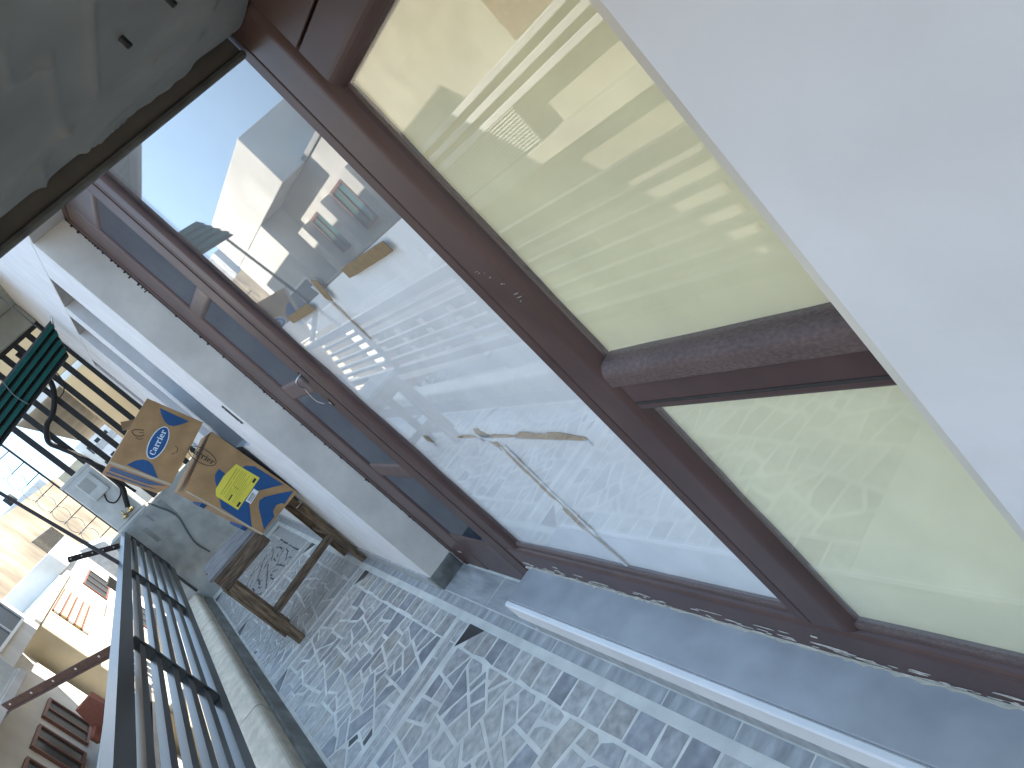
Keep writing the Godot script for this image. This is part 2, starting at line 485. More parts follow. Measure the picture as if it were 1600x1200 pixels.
func build_floor() -> void:
	var g := st_new()
	add_box(g, Vector3(-0.95, -0.25, -8.6), Vector3(0.392, 0.0, 2.4))
	add_box(g, Vector3(0.392, -0.25, -3.6), Vector3(0.7, 0.0, -2.561))
	var fl := struct("floor", fin(g), K["grout"])
	var far := st_new(); var far_used := false
	var pieces := []          # [poly, key]
	# cross strips and panels
	var rows := [[-1.40, -3.10], [-3.12, -4.83], [-4.85, -6.54], [-6.56, -8.25]]
	var right := 0.292
	for r in rows:
		var z0: float = r[0]; var z1: float = r[1]
		# two long strips at the far end of each panel
		if z1 > -8.0:
			for k in 2:
				var za := z1 + 0.012 + 0.052 * k - 0.125
				var xs := floor_edge(z1) + 0.01
				while xs < right - 0.03:
					var w := rng.randf_range(0.13, 0.34)
					var xe := minf(xs + w, right)
					if right - xe < 0.06: xe = right
					pieces.append([pv([xs, za, xe - 0.006, za, xe - 0.006, za + 0.043, xs, za + 0.043]), 4 if rng.randf() < 0.5 else 2])
					xs = xe
		var zb := z1 + 0.005
		var za2 := z0 - 0.135 if z0 < -1.5 else z0
		# black triangles at the corners
		pieces.append([pv([right, zb, right, zb + 0.155, right - 0.118, zb]), -1])
		var le := floor_edge(zb) + 0.012
		pieces.append([pv([le, zb, le + 0.118, zb, le, zb + 0.145]), -1])
		# a row of squarish tiles beside the wall border
		var z := za2
		while z > zb + 0.17:
			var d := rng.randf_range(0.085, 0.125)
			var x0 := right - rng.randf_range(0.098, 0.110)
			var j := func(): return rng.randf_range(-0.006, 0.006)
			pieces.append([pv([x0 + j.call(), z, right, z + j.call(), right, z - d + 0.014, x0 + j.call(), z - d + 0.014 + j.call()]), rng.randi() % 8])
			z -= d
		# crazy paving in the rest
		var body := pv([floor_edge(za2) + 0.014, za2, right - 0.110, za2, right - 0.110, zb + 0.03, floor_edge(zb) + 0.13, zb + 0.012, floor_edge(zb) + 0.016, zb + 0.15])
		var shards := []
		shatter(body, shards, 0.0165 if z0 > -3.0 else 0.0140)
		for p in shards:
			for q in Geometry2D.offset_polygon(p, -(rng.randf_range(0.0055, 0.0105) if z0 > -3.0 else rng.randf_range(0.006, 0.010)), Geometry2D.JOIN_MITER):
				if area_of(q) < 0.0007: continue
				var qq: PackedVector2Array = q
				if rng.randf() < 0.6 and qq.size() >= 4:     # a broken corner
					var k := rng.randi() % qq.size()
					var a := qq[(k - 1 + qq.size()) % qq.size()]; var b := qq[k]; var c := qq[(k + 1) % qq.size()]
					var n2 := PackedVector2Array()
					for i in qq.size():
						if i == k:
							n2.append(b.lerp(a, rng.randf_range(0.15, 0.42))); n2.append(b.lerp(c, rng.randf_range(0.15, 0.42)))
						else: n2.append(qq[i])
					qq = n2
				var tone := rng.randi() % 8
				if rng.randf() < 0.25: tone = 4
				if area_of(qq) < 0.0022 and rng.randf() < 0.12: tone = -1
				pieces.append([qq, tone])
	# long tiles of the border under the wall
	var zt := -0.95
	while zt > -8.4:
		var d := rng.randf_range(0.22, 0.36)
		pieces.append([pv([0.331, zt, OX - 0.002, zt, OX - 0.002, zt - d + 0.006, 0.331, zt - d + 0.006]), -2])
		zt -= d
	pieces.append([pv([OX + 0.004, -2.60, 0.54, -2.60, 0.54, -3.07, OX + 0.004, -3.07]), -3])
	pieces.append([pv([OX + 0.004, -3.076, 0.54, -3.076, 0.54, -3.565, OX + 0.004, -3.565]), -3])
	pieces.sort_custom(func(a, b): return a[0][0].y > b[0][0].y)
	var made := 0
	for p in pieces:
		var key: int = p[1]
		var m: Material = K["stone_black"] if key == -1 else (K["marble"] if key == -2 else (K["marble_pale"] if key == -3 else K["stone%d" % key]))
		var s := stone_at(p[0], 0.0009 + 0.0008 * rng.randf())
		if made < 296 or key < 0:
			put("stone" if key >= -1 else "tile", s[0], m, fl, Vector3(s[1].x, 0.0, s[1].y))
			made += 1
		else:
			add_slab(far, p[0], Vector3.ZERO, Vector3.RIGHT, Vector3.BACK, Vector3.UP, 0.0045, 0.002)
			far_used = true
	if far_used:
		var o := put("far_stones", fin(far), K["stone2"], fl)
		o.set_meta("kind", "stuff")
	# a stained rectangle of the far floor, its joints black with damp
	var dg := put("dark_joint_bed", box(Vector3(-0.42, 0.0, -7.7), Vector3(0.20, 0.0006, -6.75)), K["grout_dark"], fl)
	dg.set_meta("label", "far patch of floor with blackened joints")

# ------------------------------------------------------------------ our house wall
func build_wall() -> void:
	var w := thing("house_wall", "white plastered house wall with window, door and tall narrow openings along the balcony", "wall", Vector3(OX, 0, 0))
	var far_x := 1.6
	var top := 3.35
	var st := st_new()
	# near pier beside the window, down to the floor behind the sill
	add_box(st, Vector3(OX, 0.0, PIER), Vector3(far_x, top, 2.4), 0.006)
	put("pier", fin(st), K["wall"], w)
	put("jamb_bead", box(Vector3(WX - 0.018, SILL + 0.002, -0.530), Vector3(WX - 0.0005, 2.40, PIER - 0.001), 0.003), K["wall_cream"], w)
	# above the joinery
	put("lintel", box(Vector3(OX, 2.40, -3.567), Vector3(far_x, top, PIER - 0.002), 0.003), K["wall"], w)
	# dwarf wall under the window, below the sill stone
	put("dwarf_wall", box(Vector3(0.3925, -0.25, -2.56), Vector3(0.70, SILL - 0.04, PIER - 0.001)), K["marble_pale"], w)
	# wall beyond the door with three openings
	var edges := [[-3.567, -4.24], [-5.06, -5.34], [-6.20, -7.72]]
	for e in edges:
		put("wall_panel", box(Vector3(OX, 0.0, e[1]), Vector3(far_x, 2.41, e[0]), 0.004), K["wall"], w)
	put("wall_panel", box(Vector3(OX, 0.0, -8.75), Vector3(far_x, 2.41, -8.30), 0.004), K["wall"], w)
	put("head_band", box(Vector3(OX, 2.41, -8.75), Vector3(far_x, top, -3.567), 0.003), K["wall"], w)
	for e in [[-4.24, -5.06, 1.127], [-5.34, -6.20, 1.127], [-7.72, -8.30, 1.127]]:
		put("apron_wall", box(Vector3(OX + 0.0015, 0.0, e[1]), Vector3(far_x, e[2], e[0])), K["wall"], w)
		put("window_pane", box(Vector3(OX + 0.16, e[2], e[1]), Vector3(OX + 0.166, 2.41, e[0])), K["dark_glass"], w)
		put("room_back_wall", box(Vector3(far_x - 0.1, e[2], e[1]), Vector3(far_x, 2.41, e[0])), K["wall_cream"], w)
	put("jamb_warm_tint", box(Vector3(OX + 0.001, 0.099, -3.568), Vector3(WX - 0.001, 2.40, -3.562), 0.002), K["wall_warm"], w)  # separate layer, its warm pale colour offsets the blue sky light here
	# marble block at the foot of the door jamb and skirting strip beyond
	put("skirting", box(Vector3(OX - 0.004, 0.0, -3.60), Vector3(WX - 0.006, 0.098, -3.559), 0.002), K["skirt"], w)
	put("skirting", box(Vector3(OX - 0.010, 0.0, -8.3), Vector3(OX + 0.002, 0.094, -3.602), 0.002), K["marble"], w)
	# inner building mass
	put("inner_wall", box(Vector3(3.50, 0.0, -3.90), Vector3(3.60, 2.60, -0.10)), K["wall_cream"], w)
	put("room_side_wall", box(Vector3(1.6, 0.0, -3.70), Vector3(3.50, 2.60, -3.60)), K["wall_cream"], w)
	put("room_side_wall", box(Vector3(1.6, 0.0, -0.40), Vector3(3.50, 2.60, -0.30)), K["wall_cream"], w)
	put("room_ceiling", box(Vector3(1.6, 2.60, -3.90), Vector3(3.60, 2.70, -0.10)), K["wall_cream"], w)
	put("room_floor", box(Vector3(0.7005, -0.1, -3.60), Vector3(3.60, 0.0, -0.40)), K["h_grey"], w)
	# small metal slot plate on the wall
	var s := thing("slot_plate", "narrow dark metal slot plate fixed on the white wall beside the brown door", "wall plate", Vector3(OX, 1.34, -3.65))
	put("plate", box(Vector3(OX - 0.004, 1.278, -3.672), Vector3(OX, 1.403, -3.628), 0.002), K["cable"], s)
	put("slot", box(Vector3(OX - 0.006, 1.300, -3.662), Vector3(OX - 0.0035, 1.383, -3.638)), K["iron_black"], s)
	for y in [1.287, 1.394]:
		put("screw", box(Vector3(OX - 0.007, y - 0.005, -3.655), Vector3(OX - 0.0035, y + 0.005, -3.645), 0.001), K["iron_black"], s)

func build_roof() -> void:
	var r := thing("balcony_roof", "pale grey concrete slab roofing the balcony high above the railing", "roof slab", Vector3(0, 3.35, -7.5))
	put("slab", box(Vector3(-0.74, 3.35, -8.75), Vector3(1.6, 3.50, -6.3), 0.006), K["roof"], r)
	put("fascia", box(Vector3(-0.80, 3.27, -8.75), Vector3(-0.742, 3.56, -6.3), 0.006), K["h_offwhite"], r)
	put("end_beam", box(Vector3(-0.738, 3.12, -8.74), Vector3(0.38, 3.348, -8.54), 0.006), K["roof"], r)
	put("added_shade_slab", box(Vector3(-0.74, 3.35, -0.2), Vector3(1.6, 3.50, 2.6), 0.006), K["roof"], r)  # unseen slab added to cut sky light on the door jamb
	var ew := thing("added_shade_wall", "plain white wall added unseen behind the camera to shade the door jamb", "wall", Vector3(-0.2, 0, 2.5))  # added out of view to keep light off the door jamb
	put("wall", box(Vector3(-0.95, -0.25, 2.4005), Vector3(OX, 3.349, 2.6), 0.005), K["wall"], ew)
	# low panel over the window, a wrinkled grey sheet in a frame
	var p := thing("low_canopy", "low canopy of wrinkled stained grey sheet fixed above the window, with a dark edge gap", "canopy", Vector3(0.1, 1.82, -0.3))
	var st := st_new()
	var nx := 110; var nz := 300
	var x0 := -0.02; var x1 := 0.542; var z0 := -1.127; var z1 := 0.55
	var nz1 := FastNoiseLite.new(); nz1.seed = 4; nz1.frequency = 1.5; nz1.fractal_octaves = 3
	var nz2 := FastNoiseLite.new(); nz2.seed = 9; nz2.frequency = 5.0; nz2.fractal_octaves = 2
	var creases := [[Vector2(0.228, -0.813), Vector2(0.227, -0.978), 0.0070], [Vector2(0.284, -0.762), Vector2(0.275, -0.947), 0.0070], [Vector2(0.188, -0.745), Vector2(0.185, -0.796), 0.0070], [Vector2(0.185, -1.022), Vector2(0.183, -1.195), 0.0070], [Vector2(0.225, -0.975), Vector2(0.360, -0.973), 0.0070], [Vector2(0.360, -0.973), Vector2(0.466, -0.959), 0.0070], [Vector2(0.228, -0.813), Vector2(0.190, -0.806), 0.0070], [Vector2(0.245, -1.069), Vector2(0.450, -1.021), 0.0070], [Vector2(0.245, -1.069), Vector2(0.326, -1.108), 0.0070], [Vector2(0.227, -0.978), Vector2(0.154, -0.996), 0.0070], [Vector2(0.131, -1.019), Vector2(0.195, -1.027), 0.0070], [Vector2(0.271, -1.078), Vector2(0.445, -1.107), 0.0070]]
	var H := func(x: float, z: float) -> float:
		var y := 0.006 * nz1.get_noise_2d(x * 1.3, z) + 0.003 * nz2.get_noise_2d(x, z * 0.7)
		for c in creases:
			var q := Geometry2D.get_closest_point_to_segment(Vector2(x, z), c[0], c[1])
			var d := q.distance_to(Vector2(x, z))
			y -= c[2] * exp(-absf(d) / 0.007)
		# the sheet curls up at its far edge
		y += 0.022 * exp(-(z - z0) / 0.015)
		return y
	for i in nx:
		for k in nz:
			var a := []
			for o in [[0, 0], [1, 0], [1, 1], [0, 1]]:
				var x := lerpf(x0, x1, float(i + o[0]) / nx); var z := lerpf(z0, z1, float(k + o[1]) / nz)
				a.append(Vector3(x, 1.822 + H.call(x, z), z))
			quad(st, a[0], a[1], a[2], a[3], Vector3.DOWN)
	st.index(); st.generate_normals()
	put("sheet", fin(st), K["soffit"], p)
	put("backing_board", box(Vector3(-0.04, 1.90, -1.16), Vector3(0.7, 1.93, 0.58)), K["board"], p)
	put("edge_frame", box(Vector3(-0.04, 1.801, -1.150), Vector3(WX - 0.004, 1.812, -1.136), 0.003), K["soffit_rim"], p)
	put("edge_strip", box(Vector3(-0.04, 1.8125, -1.158), Vector3(WX - 0.004, 1.90, -1.148)), K["board"], p)
	put("side_frame", box(Vector3(-0.07, 1.800, -1.165), Vector3(-0.042, 1.93, 0.58), 0.004), K["soffit_rim"], p)
	for b in [Vector3(0.385, 1.812, -0.855), Vector3(0.320, 1.812, -0.872)]:
		put("bolt", tube([b + Vector3(0, 0.03, 0), b + Vector3(0, -0.003, 0)], 0.0042, 8), K["iron_black"], p)

# ------------------------------------------------------------------ window
func upright(profile: PackedVector2Array, y0: float, y1: float) -> ArrayMesh:
	# profile u = z, v = depth behind WX
	return sweep(profile, Vector3(WX, y0, 0), Vector3(0, 0, 1), Vector3(1, 0, 0), Vector3(0, y1 - y0, 0))

func level(profile: PackedVector2Array, z0: float, z1: float) -> ArrayMesh:
	# profile u = y, v = depth behind WX
	return sweep(profile, Vector3(WX, 0, z0), Vector3(0, 1, 0), Vector3(1, 0, 0), Vector3(0, 0, z1 - z0))

func build_window() -> void:
	# sill stones
	var s := thing("window_sill", "blue grey stone sill with white nosing below the brown framed window", "sill", Vector3(0.45, SILL, -1.2))
	for e in [[-2.57, -0.745], [-0.741, 0.6]]:
		put("sill_stone", box(Vector3(0.397, SILL - 0.032, e[0]), Vector3(WX + 0.05, SILL, e[1]), 0.003), K["sill"], s)
	put("nosing", box(Vector3(0.374, SILL - 0.088, -2.572), Vector3(0.3965, SILL - 0.001, 0.6), 0.005), K["nosing"], s)
	put("riser_strip", box(Vector3(0.386, 0.0, -2.561), Vector3(0.392, SILL - 0.089, 0.6), 0.001), K["marble"], s)
	var w := thing("window", "brown framed window with white papered pane and pale yellow green papered panes", "window", Vector3(WX, SILL, -1.5))
	var d := 0.075
	var base := SILL + 0.002
	# bottom rail
	put("bottom_rail", level(round_profile(base, 0.310, d, 0.003, 0.024), -2.598, -0.40), K["brown"], w)
	put("rail_bead", level(round_profile(0.310, 0.328, d, 0.0, 0.006).duplicate(), -2.5, -0.40), K["brown_worn"], w).position += Vector3(0.014, 0, 0)
	# left stile, two strips with a groove, mullion with a groove, then right jamb behind the wall edge
	put("stile", upright(round_profile(-2.598, -2.500, d, 0.006, 0.018), 0.311, 2.40), K["brown_flat"], w)
	put("mullion", upright(round_profile(-1.133, -1.024, d, 0.003, 0.032, 8), 0.311, 2.40), K["brown"], w)
	put("mullion_strip", upright(round_profile(-1.169, -1.1355, d, 0.004, 0.003), 0.311, 2.40), K["brown_flat"], w)
	put("stile", upright(round_profile(-0.47, -0.40, d, 0.01, 0.003), 0.311, 2.40), K["brown_flat"], w)
	# transom of the right light: worn rounded top, grooves
	put("transom", level(round_profile(0.968, 1.036, d, 0.010, 0.004), -1.02, -0.47), K["brown"], w)
	var cap := put("transom_cap", level(round_profile(1.039, 1.083, d, 0.003, 0.026, 8), -1.02, -0.47), K["brown_worn"], w)
	cap.position += Vector3(-0.012, 0, 0)
	put("groove_shade_line", level(round_profile(0.985, 0.991, d, 0.0, 0.0), -1.02, -0.47), K["mortar"], w).position += Vector3(-0.0012, 0, 0)  # raised near-black strip painting in the shade of a groove
	# head of the right light, two brown boards with an open seam
	put("head_board", level(round_profile(1.655, 1.7335, d, 0.028, 0.002, 8), -1.02, -0.47), K["brown_flat"], w)
	put("head_board", level(round_profile(1.737, 2.40, d, 0.002, 0.002), -1.02, -0.47), K["brown_flat"], w)
	put("head_rail", level(round_profile(2.28, 2.40, d, 0.02, 0.002), -2.50, -1.17), K["brown_flat"], w)
	# panes and the paper behind them
	var gx := WX + 0.020
	var lights := [[-2.50, -1.165, 0.318, 2.28, "paper_white", "pane lined with white paper"], [-1.024, -0.47, 1.080, 1.66, "paper_cream", "upper pane lined with pale yellow paper"], [-1.024, -0.47, 0.318, 0.972, "paper_cream", "lower pane lined with pale yellow paper"]]
	for i in lights.size():
		var a: Array = lights[i]
		var pn := put("pane", box(Vector3(gx, a[2], a[0]), Vector3(gx + 0.005, a[3], a[1])), K["glass"], w)
		pn.set_meta("label", a[5])
		var top: float = 1.468 if i == 0 else a[3]      # above this the paper gets a darker, painted shade tone
		var lining := wrinkled(Vector3(gx + 0.012, a[2], a[0]), top - a[2], a[1] - a[0], 0.0035 if i == 0 else 0.002, 5 + i)
		put("paper_lining", lining, K[a[4]], w)
		if i == 0:
			put("shaded_lining", wrinkled(Vector3(gx + 0.016, top - 0.02, a[0]), a[3] - top + 0.02, a[1] - a[0], 0.002, 44), K["paper_shaded"], w)  # upper paper, canopy shade put into its darker colour
		put("backing", box(Vector3(gx + 0.022, a[2], a[0]), Vector3(gx + 0.030, top - 0.002, a[1])), K["card"], w)
	# torn seams in the white paper that bare the brown card
	var px := gx + 0.0095
	var tears := [
		[Vector2(-1.63, 1.462), Vector2(-1.34, 1.448), 0.030, 3], [Vector2(-1.83, 1.50), Vector2(-1.86, 1.44), 0.040, 5], [Vector2(-2.30, 1.468), Vector2(-2.02, 1.457), 0.028, 7],
		[Vector2(-1.893, 1.495), Vector2(-1.890, 1.295), 0.006, 11], [Vector2(-2.30, 0.904), Vector2(-2.26, 0.892), 0.022, 13], [Vector2(-2.02, 0.902), Vector2(-1.66, 0.893), 0.010, 17],
		[Vector2(-1.86, 0.925), Vector2(-1.80, 0.860), 0.036, 19], [Vector2(-1.66, 0.892), Vector2(-1.345, 0.874), 0.018, 23], [Vector2(-1.79, 0.86), Vector2(-1.80, 0.60), 0.026, 29], [Vector2(-1.80, 0.60), Vector2(-1.81, 0.47), 0.036, 31], [Vector2(-1.81, 0.47), Vector2(-1.786, 0.33), 0.014, 37]]
	for t in tears:
		if t[0].y > 1.4 and t[3] < 10:
			put("tape_strip", torn(t[0], t[1], t[2], gx - 0.0002, t[3], 0.12), K["tape_brown"], w)
			continue
		put("paper_tear", torn(t[0], t[1], t[2] * 1.9, px, t[3]), K["card"], w)
		put("torn_edge", torn_lip(t[0], t[1], t[2], px, t[3]), K["paper_white"], w)
	# old putty and flaked paint at the foot of the frame
	for k in 95:
		var z := rng.randf_range(-2.58, -0.55)
		var l := rng.randf_range(0.012, 0.075) * (1.8 if rng.randf() < 0.2 else 1.0)
		var y := base + absf(rng.randfn(0.0, 0.020)) + 0.004
		put("paint_flake", torn_patch(z, y, l, rng.randf_range(0.003, 0.010), WX - 0.0008, k), K["flake"], w)
	var pts := PackedVector2Array()
	var n := 150
	for i in n + 1: pts.append(Vector2(-2.59 + 2.15 * i / n, 0.0))
	for i in n + 1: pts.append(Vector2(-0.44 - 2.15 * i / n, 0.0045 + absf(rng.randfn(0, 0.0035))))
	put("putty_line", slab(pts, Vector3(WX + 0.003, SILL + 0.0005, 0), Vector3(0, 0, 1), Vector3(-1, 0, 0), Vector3.UP, 0.004), K["putty"], w)
	# scratches on the mullion
	for k in 9:
		var y := 1.335 - 0.012 * k + rng.randf_range(-0.012, 0.012)
		var z := -1.10 + 0.006 * k + rng.randf_range(-0.014, 0.014)
		put("scratch", torn_patch(z, y, rng.randf_range(0.003, 0.022), rng.randf_range(0.0006, 0.0014), WX - 0.0006, 70 + k), K["putty"], w)
	put("paint_chip", torn_patch(-0.502, 0.978, 0.012, 0.010, WX - 0.0006, 99), K["flake"], w)

func wrinkled(o: Vector3, hy: float, lz: float, amp: float, seed_: int) -> ArrayMesh:
	var st := st_new()
	var n := FastNoiseLite.new(); n.seed = seed_; n.frequency = 2.2; n.fractal_octaves = 4
	var ny := int(hy / 0.03) + 2; var nz := int(lz / 0.03) + 2
	for i in ny:
		for k in nz:
			var a := []
			for q in [[0, 0], [1, 0], [1, 1], [0, 1]]:
				var y: float = o.y + hy * (i + q[0]) / ny; var z: float = o.z + lz * (k + q[1]) / nz
				a.append(Vector3(o.x + amp * n.get_noise_2d(y * 1.7, z), y, z))
			quad(st, a[0], a[1], a[2], a[3], Vector3.LEFT)
	st.index(); st.generate_normals()
	return fin(st)

func torn(a: Vector2, b: Vector2, w: float, x: float, s: int, rough := 1.0) -> ArrayMesh:
	var r := RandomNumberGenerator.new(); r.seed = s
	var d := (b - a).normalized(); var nrm := Vector2(-d.y, d.x)
	var up := PackedVector2Array(); var dn := PackedVector2Array()
	var n := 14
	for i in n + 1:
		var t := float(i) / n
		var taper := lerpf(1.0, clampf(minf(t, 1.0 - t) * 7.0, 0.25, 1.0), rough)
		up.append(a.lerp(b, t) + nrm * w * 0.5 * taper * lerpf(1.0, r.randf_range(0.6, 1.1), rough))
		dn.append(a.lerp(b, t) - nrm * w * 0.5 * taper * lerpf(1.0, r.randf_range(0.75, 1.05), rough))
	dn.reverse(); up.append_array(dn)
	return slab(up, Vector3(x, 0, 0), Vector3(0, 0, 1), Vector3(0, 1, 0), Vector3.LEFT, 0.0008)

func torn_lip(a: Vector2, b: Vector2, w: float, x: float, s: int) -> ArrayMesh:
	var r := RandomNumberGenerator.new(); r.seed = s + 1
	var d := (b - a).normalized(); var nrm := Vector2(-d.y, d.x)
	if nrm.y > 0: nrm = -nrm
	var up := PackedVector2Array(); var dn := PackedVector2Array()
	for i in 13:
		var t := i / 12.0
		up.append(a.lerp(b, t) + nrm * w * 0.42); dn.append(a.lerp(b, t) + nrm * (w * 0.5 + 0.004 + r.randf() * 0.012))
	dn.reverse(); up.append_array(dn)
	return slab(up, Vector3(x - 0.001, 0, 0), Vector3(0, 0, 1), Vector3(0, 1, 0), Vector3.LEFT, 0.003)

func torn_patch(z: float, y: float, l: float, hgt: float, x: float, s: int) -> ArrayMesh:
	var r := RandomNumberGenerator.new(); r.seed = s * 7 + 3
	var p := PackedVector2Array()
	for i in 9:
		var a := TAU * i / 9.0
		p.append(Vector2(z + cos(a) * l * 0.5 * r.randf_range(0.7, 1.1), y + sin(a) * hgt * 0.5 * r.randf_range(0.5, 1.2)))
	return slab(p, Vector3(x, 0, 0), Vector3(0, 0, 1), Vector3(0, 1, 0), Vector3.LEFT, 0.0009)

# ------------------------------------------------------------------ door
func build_door() -> void:
	var d := thing("door", "brown painted door with four dark blue glass panes, hook and wire on the middle rail", "door", Vector3(WX, 0, -3.1))
	var dep := 0.05
	var x := 0.004          # the leaf sits a little behind the window joinery
	put("door_post", upright(round_profile(-2.622, -2.604, dep, 0.004, 0.004), 0.0, 2.39), K["brown_worn"], d)
	var leaf := put("leaf_frame", upright(round_profile(-2.793, -2.664, dep, 0.008, 0.004), 0.006, 2.37), K["brown_flat"], d)
	leaf.position.x += x
	var ls := put("leaf_stile", upright(round_profile(-3.50, -3.235, dep, 0.01, 0.03, 8), 0.006, 2.37), K["brown"], d)
	ls.position.x += x
	put("frame_post", upright(round_profile(-3.565, -3.503, dep, 0.012, 0.012), 0.0, 2.39), K["brown_flat"], d)
	put("head", level(round_profile(2.372, 2.398, dep, 0.004, 0.004), -3.565, -2.605), K["brown_flat"], d)
	for r in [[0.008, 0.290, 0.0, 0.022], [0.695, 0.790, 0.022, 0.022], [1.212, 1.300, 0.012, 0.026], [1.700, 1.782, 0.022, 0.022], [2.198, 2.368, 0.022, 0.002]]:
		var o := put("rail", level(round_profile(r[0], r[1], dep, r[2], r[3]), -3.234, -2.794), K["brown_worn"] if r[0] > 0.5 and r[0] < 1.5 else K["brown"], d)
		o.position.x += x + 0.001
	for p in [[0.285, 0.70], [0.785, 1.217], [1.295, 1.705], [1.777, 2.203]]:
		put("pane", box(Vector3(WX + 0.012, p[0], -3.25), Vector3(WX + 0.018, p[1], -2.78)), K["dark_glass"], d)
	# hook, wire and keyhole
	put("hook", tube(curve_pts([Vector3(WX + 0.01, 1.305, -2.735), Vector3(WX - 0.02, 1.30, -2.74), Vector3(WX - 0.028, 1.288, -2.752), Vector3(WX - 0.022, 1.27, -2.785), Vector3(WX - 0.010, 1.252, -2.80)], 5), 0.003, 8), K["metal_dull"], d)
	put("hook_wire", tube(curve_pts([Vector3(WX - 0.012, 1.252, -2.80), Vector3(WX - 0.018, 1.225, -2.80), Vector3(WX - 0.02, 1.19, -2.79), Vector3(WX - 0.012, 1.165, -2.77)], 5), 0.0014, 6), K["metal_dull"], d)
	put("latch_plate", box(Vector3(WX + 0.001, 1.262, -2.78), Vector3(WX + 0.005, 1.315, -2.735), 0.001), K["iron_black"], d)
	put("keyhole_plate", box(Vector3(WX + 0.000, 1.135, -2.755), Vector3(WX + 0.005, 1.172, -2.733), 0.002), K["iron_black"], d)
	put("keyhole", box(Vector3(WX - 0.002, 1.148, -2.748), Vector3(WX + 0.001, 1.160, -2.740), 0.001), K["metal_dull"], d)
	put("bare_patch", torn_patch(-3.40, 0.125, 0.07, 0.008, WX + 0.0025, 5), K["flake"], d)
	# rough dark mortar edge between door post and plastered jamb
	var m := st_new()
	for c in [[2.28, 10], [2.12, 8], [1.98, 6], [1.72, 3], [1.60, 4], [1.36, 5], [1.28, 7], [1.05, 3], [0.86, 6], [0.70, 4], [0.52, 5], [0.34, 4]]:
		for k in c[1]:
			var y: float = c[0] + rng.randfn(0.0, 0.045)
			var l := absf(rng.randfn(0.0, 0.004)) + 0.001
			add_box(m, Vector3(WX - 0.002 - l, y - rng.randf_range(0.001, 0.006), -3.5625), Vector3(WX + 0.002, y + rng.randf_range(0.001, 0.006), -3.5600), 0.0008)
	add_box(m, Vector3(WX - 0.0015, 0.1, -3.5625), Vector3(WX + 0.003, 2.38, -3.5612))
	put("mortar_edge", fin(m), K["mortar"], d)

# ------------------------------------------------------------------ balcony edge and railing
func rail_pt(z: float, drop: float, out := 0.0) -> Vector3:
	# points on the inner face of the railing, which runs slightly askew
	var t := (-2.12 - z) / 6.33
	return Vector3(-0.600 - 0.055 * t - out, 1.036 + 0.073 * t - drop, z)

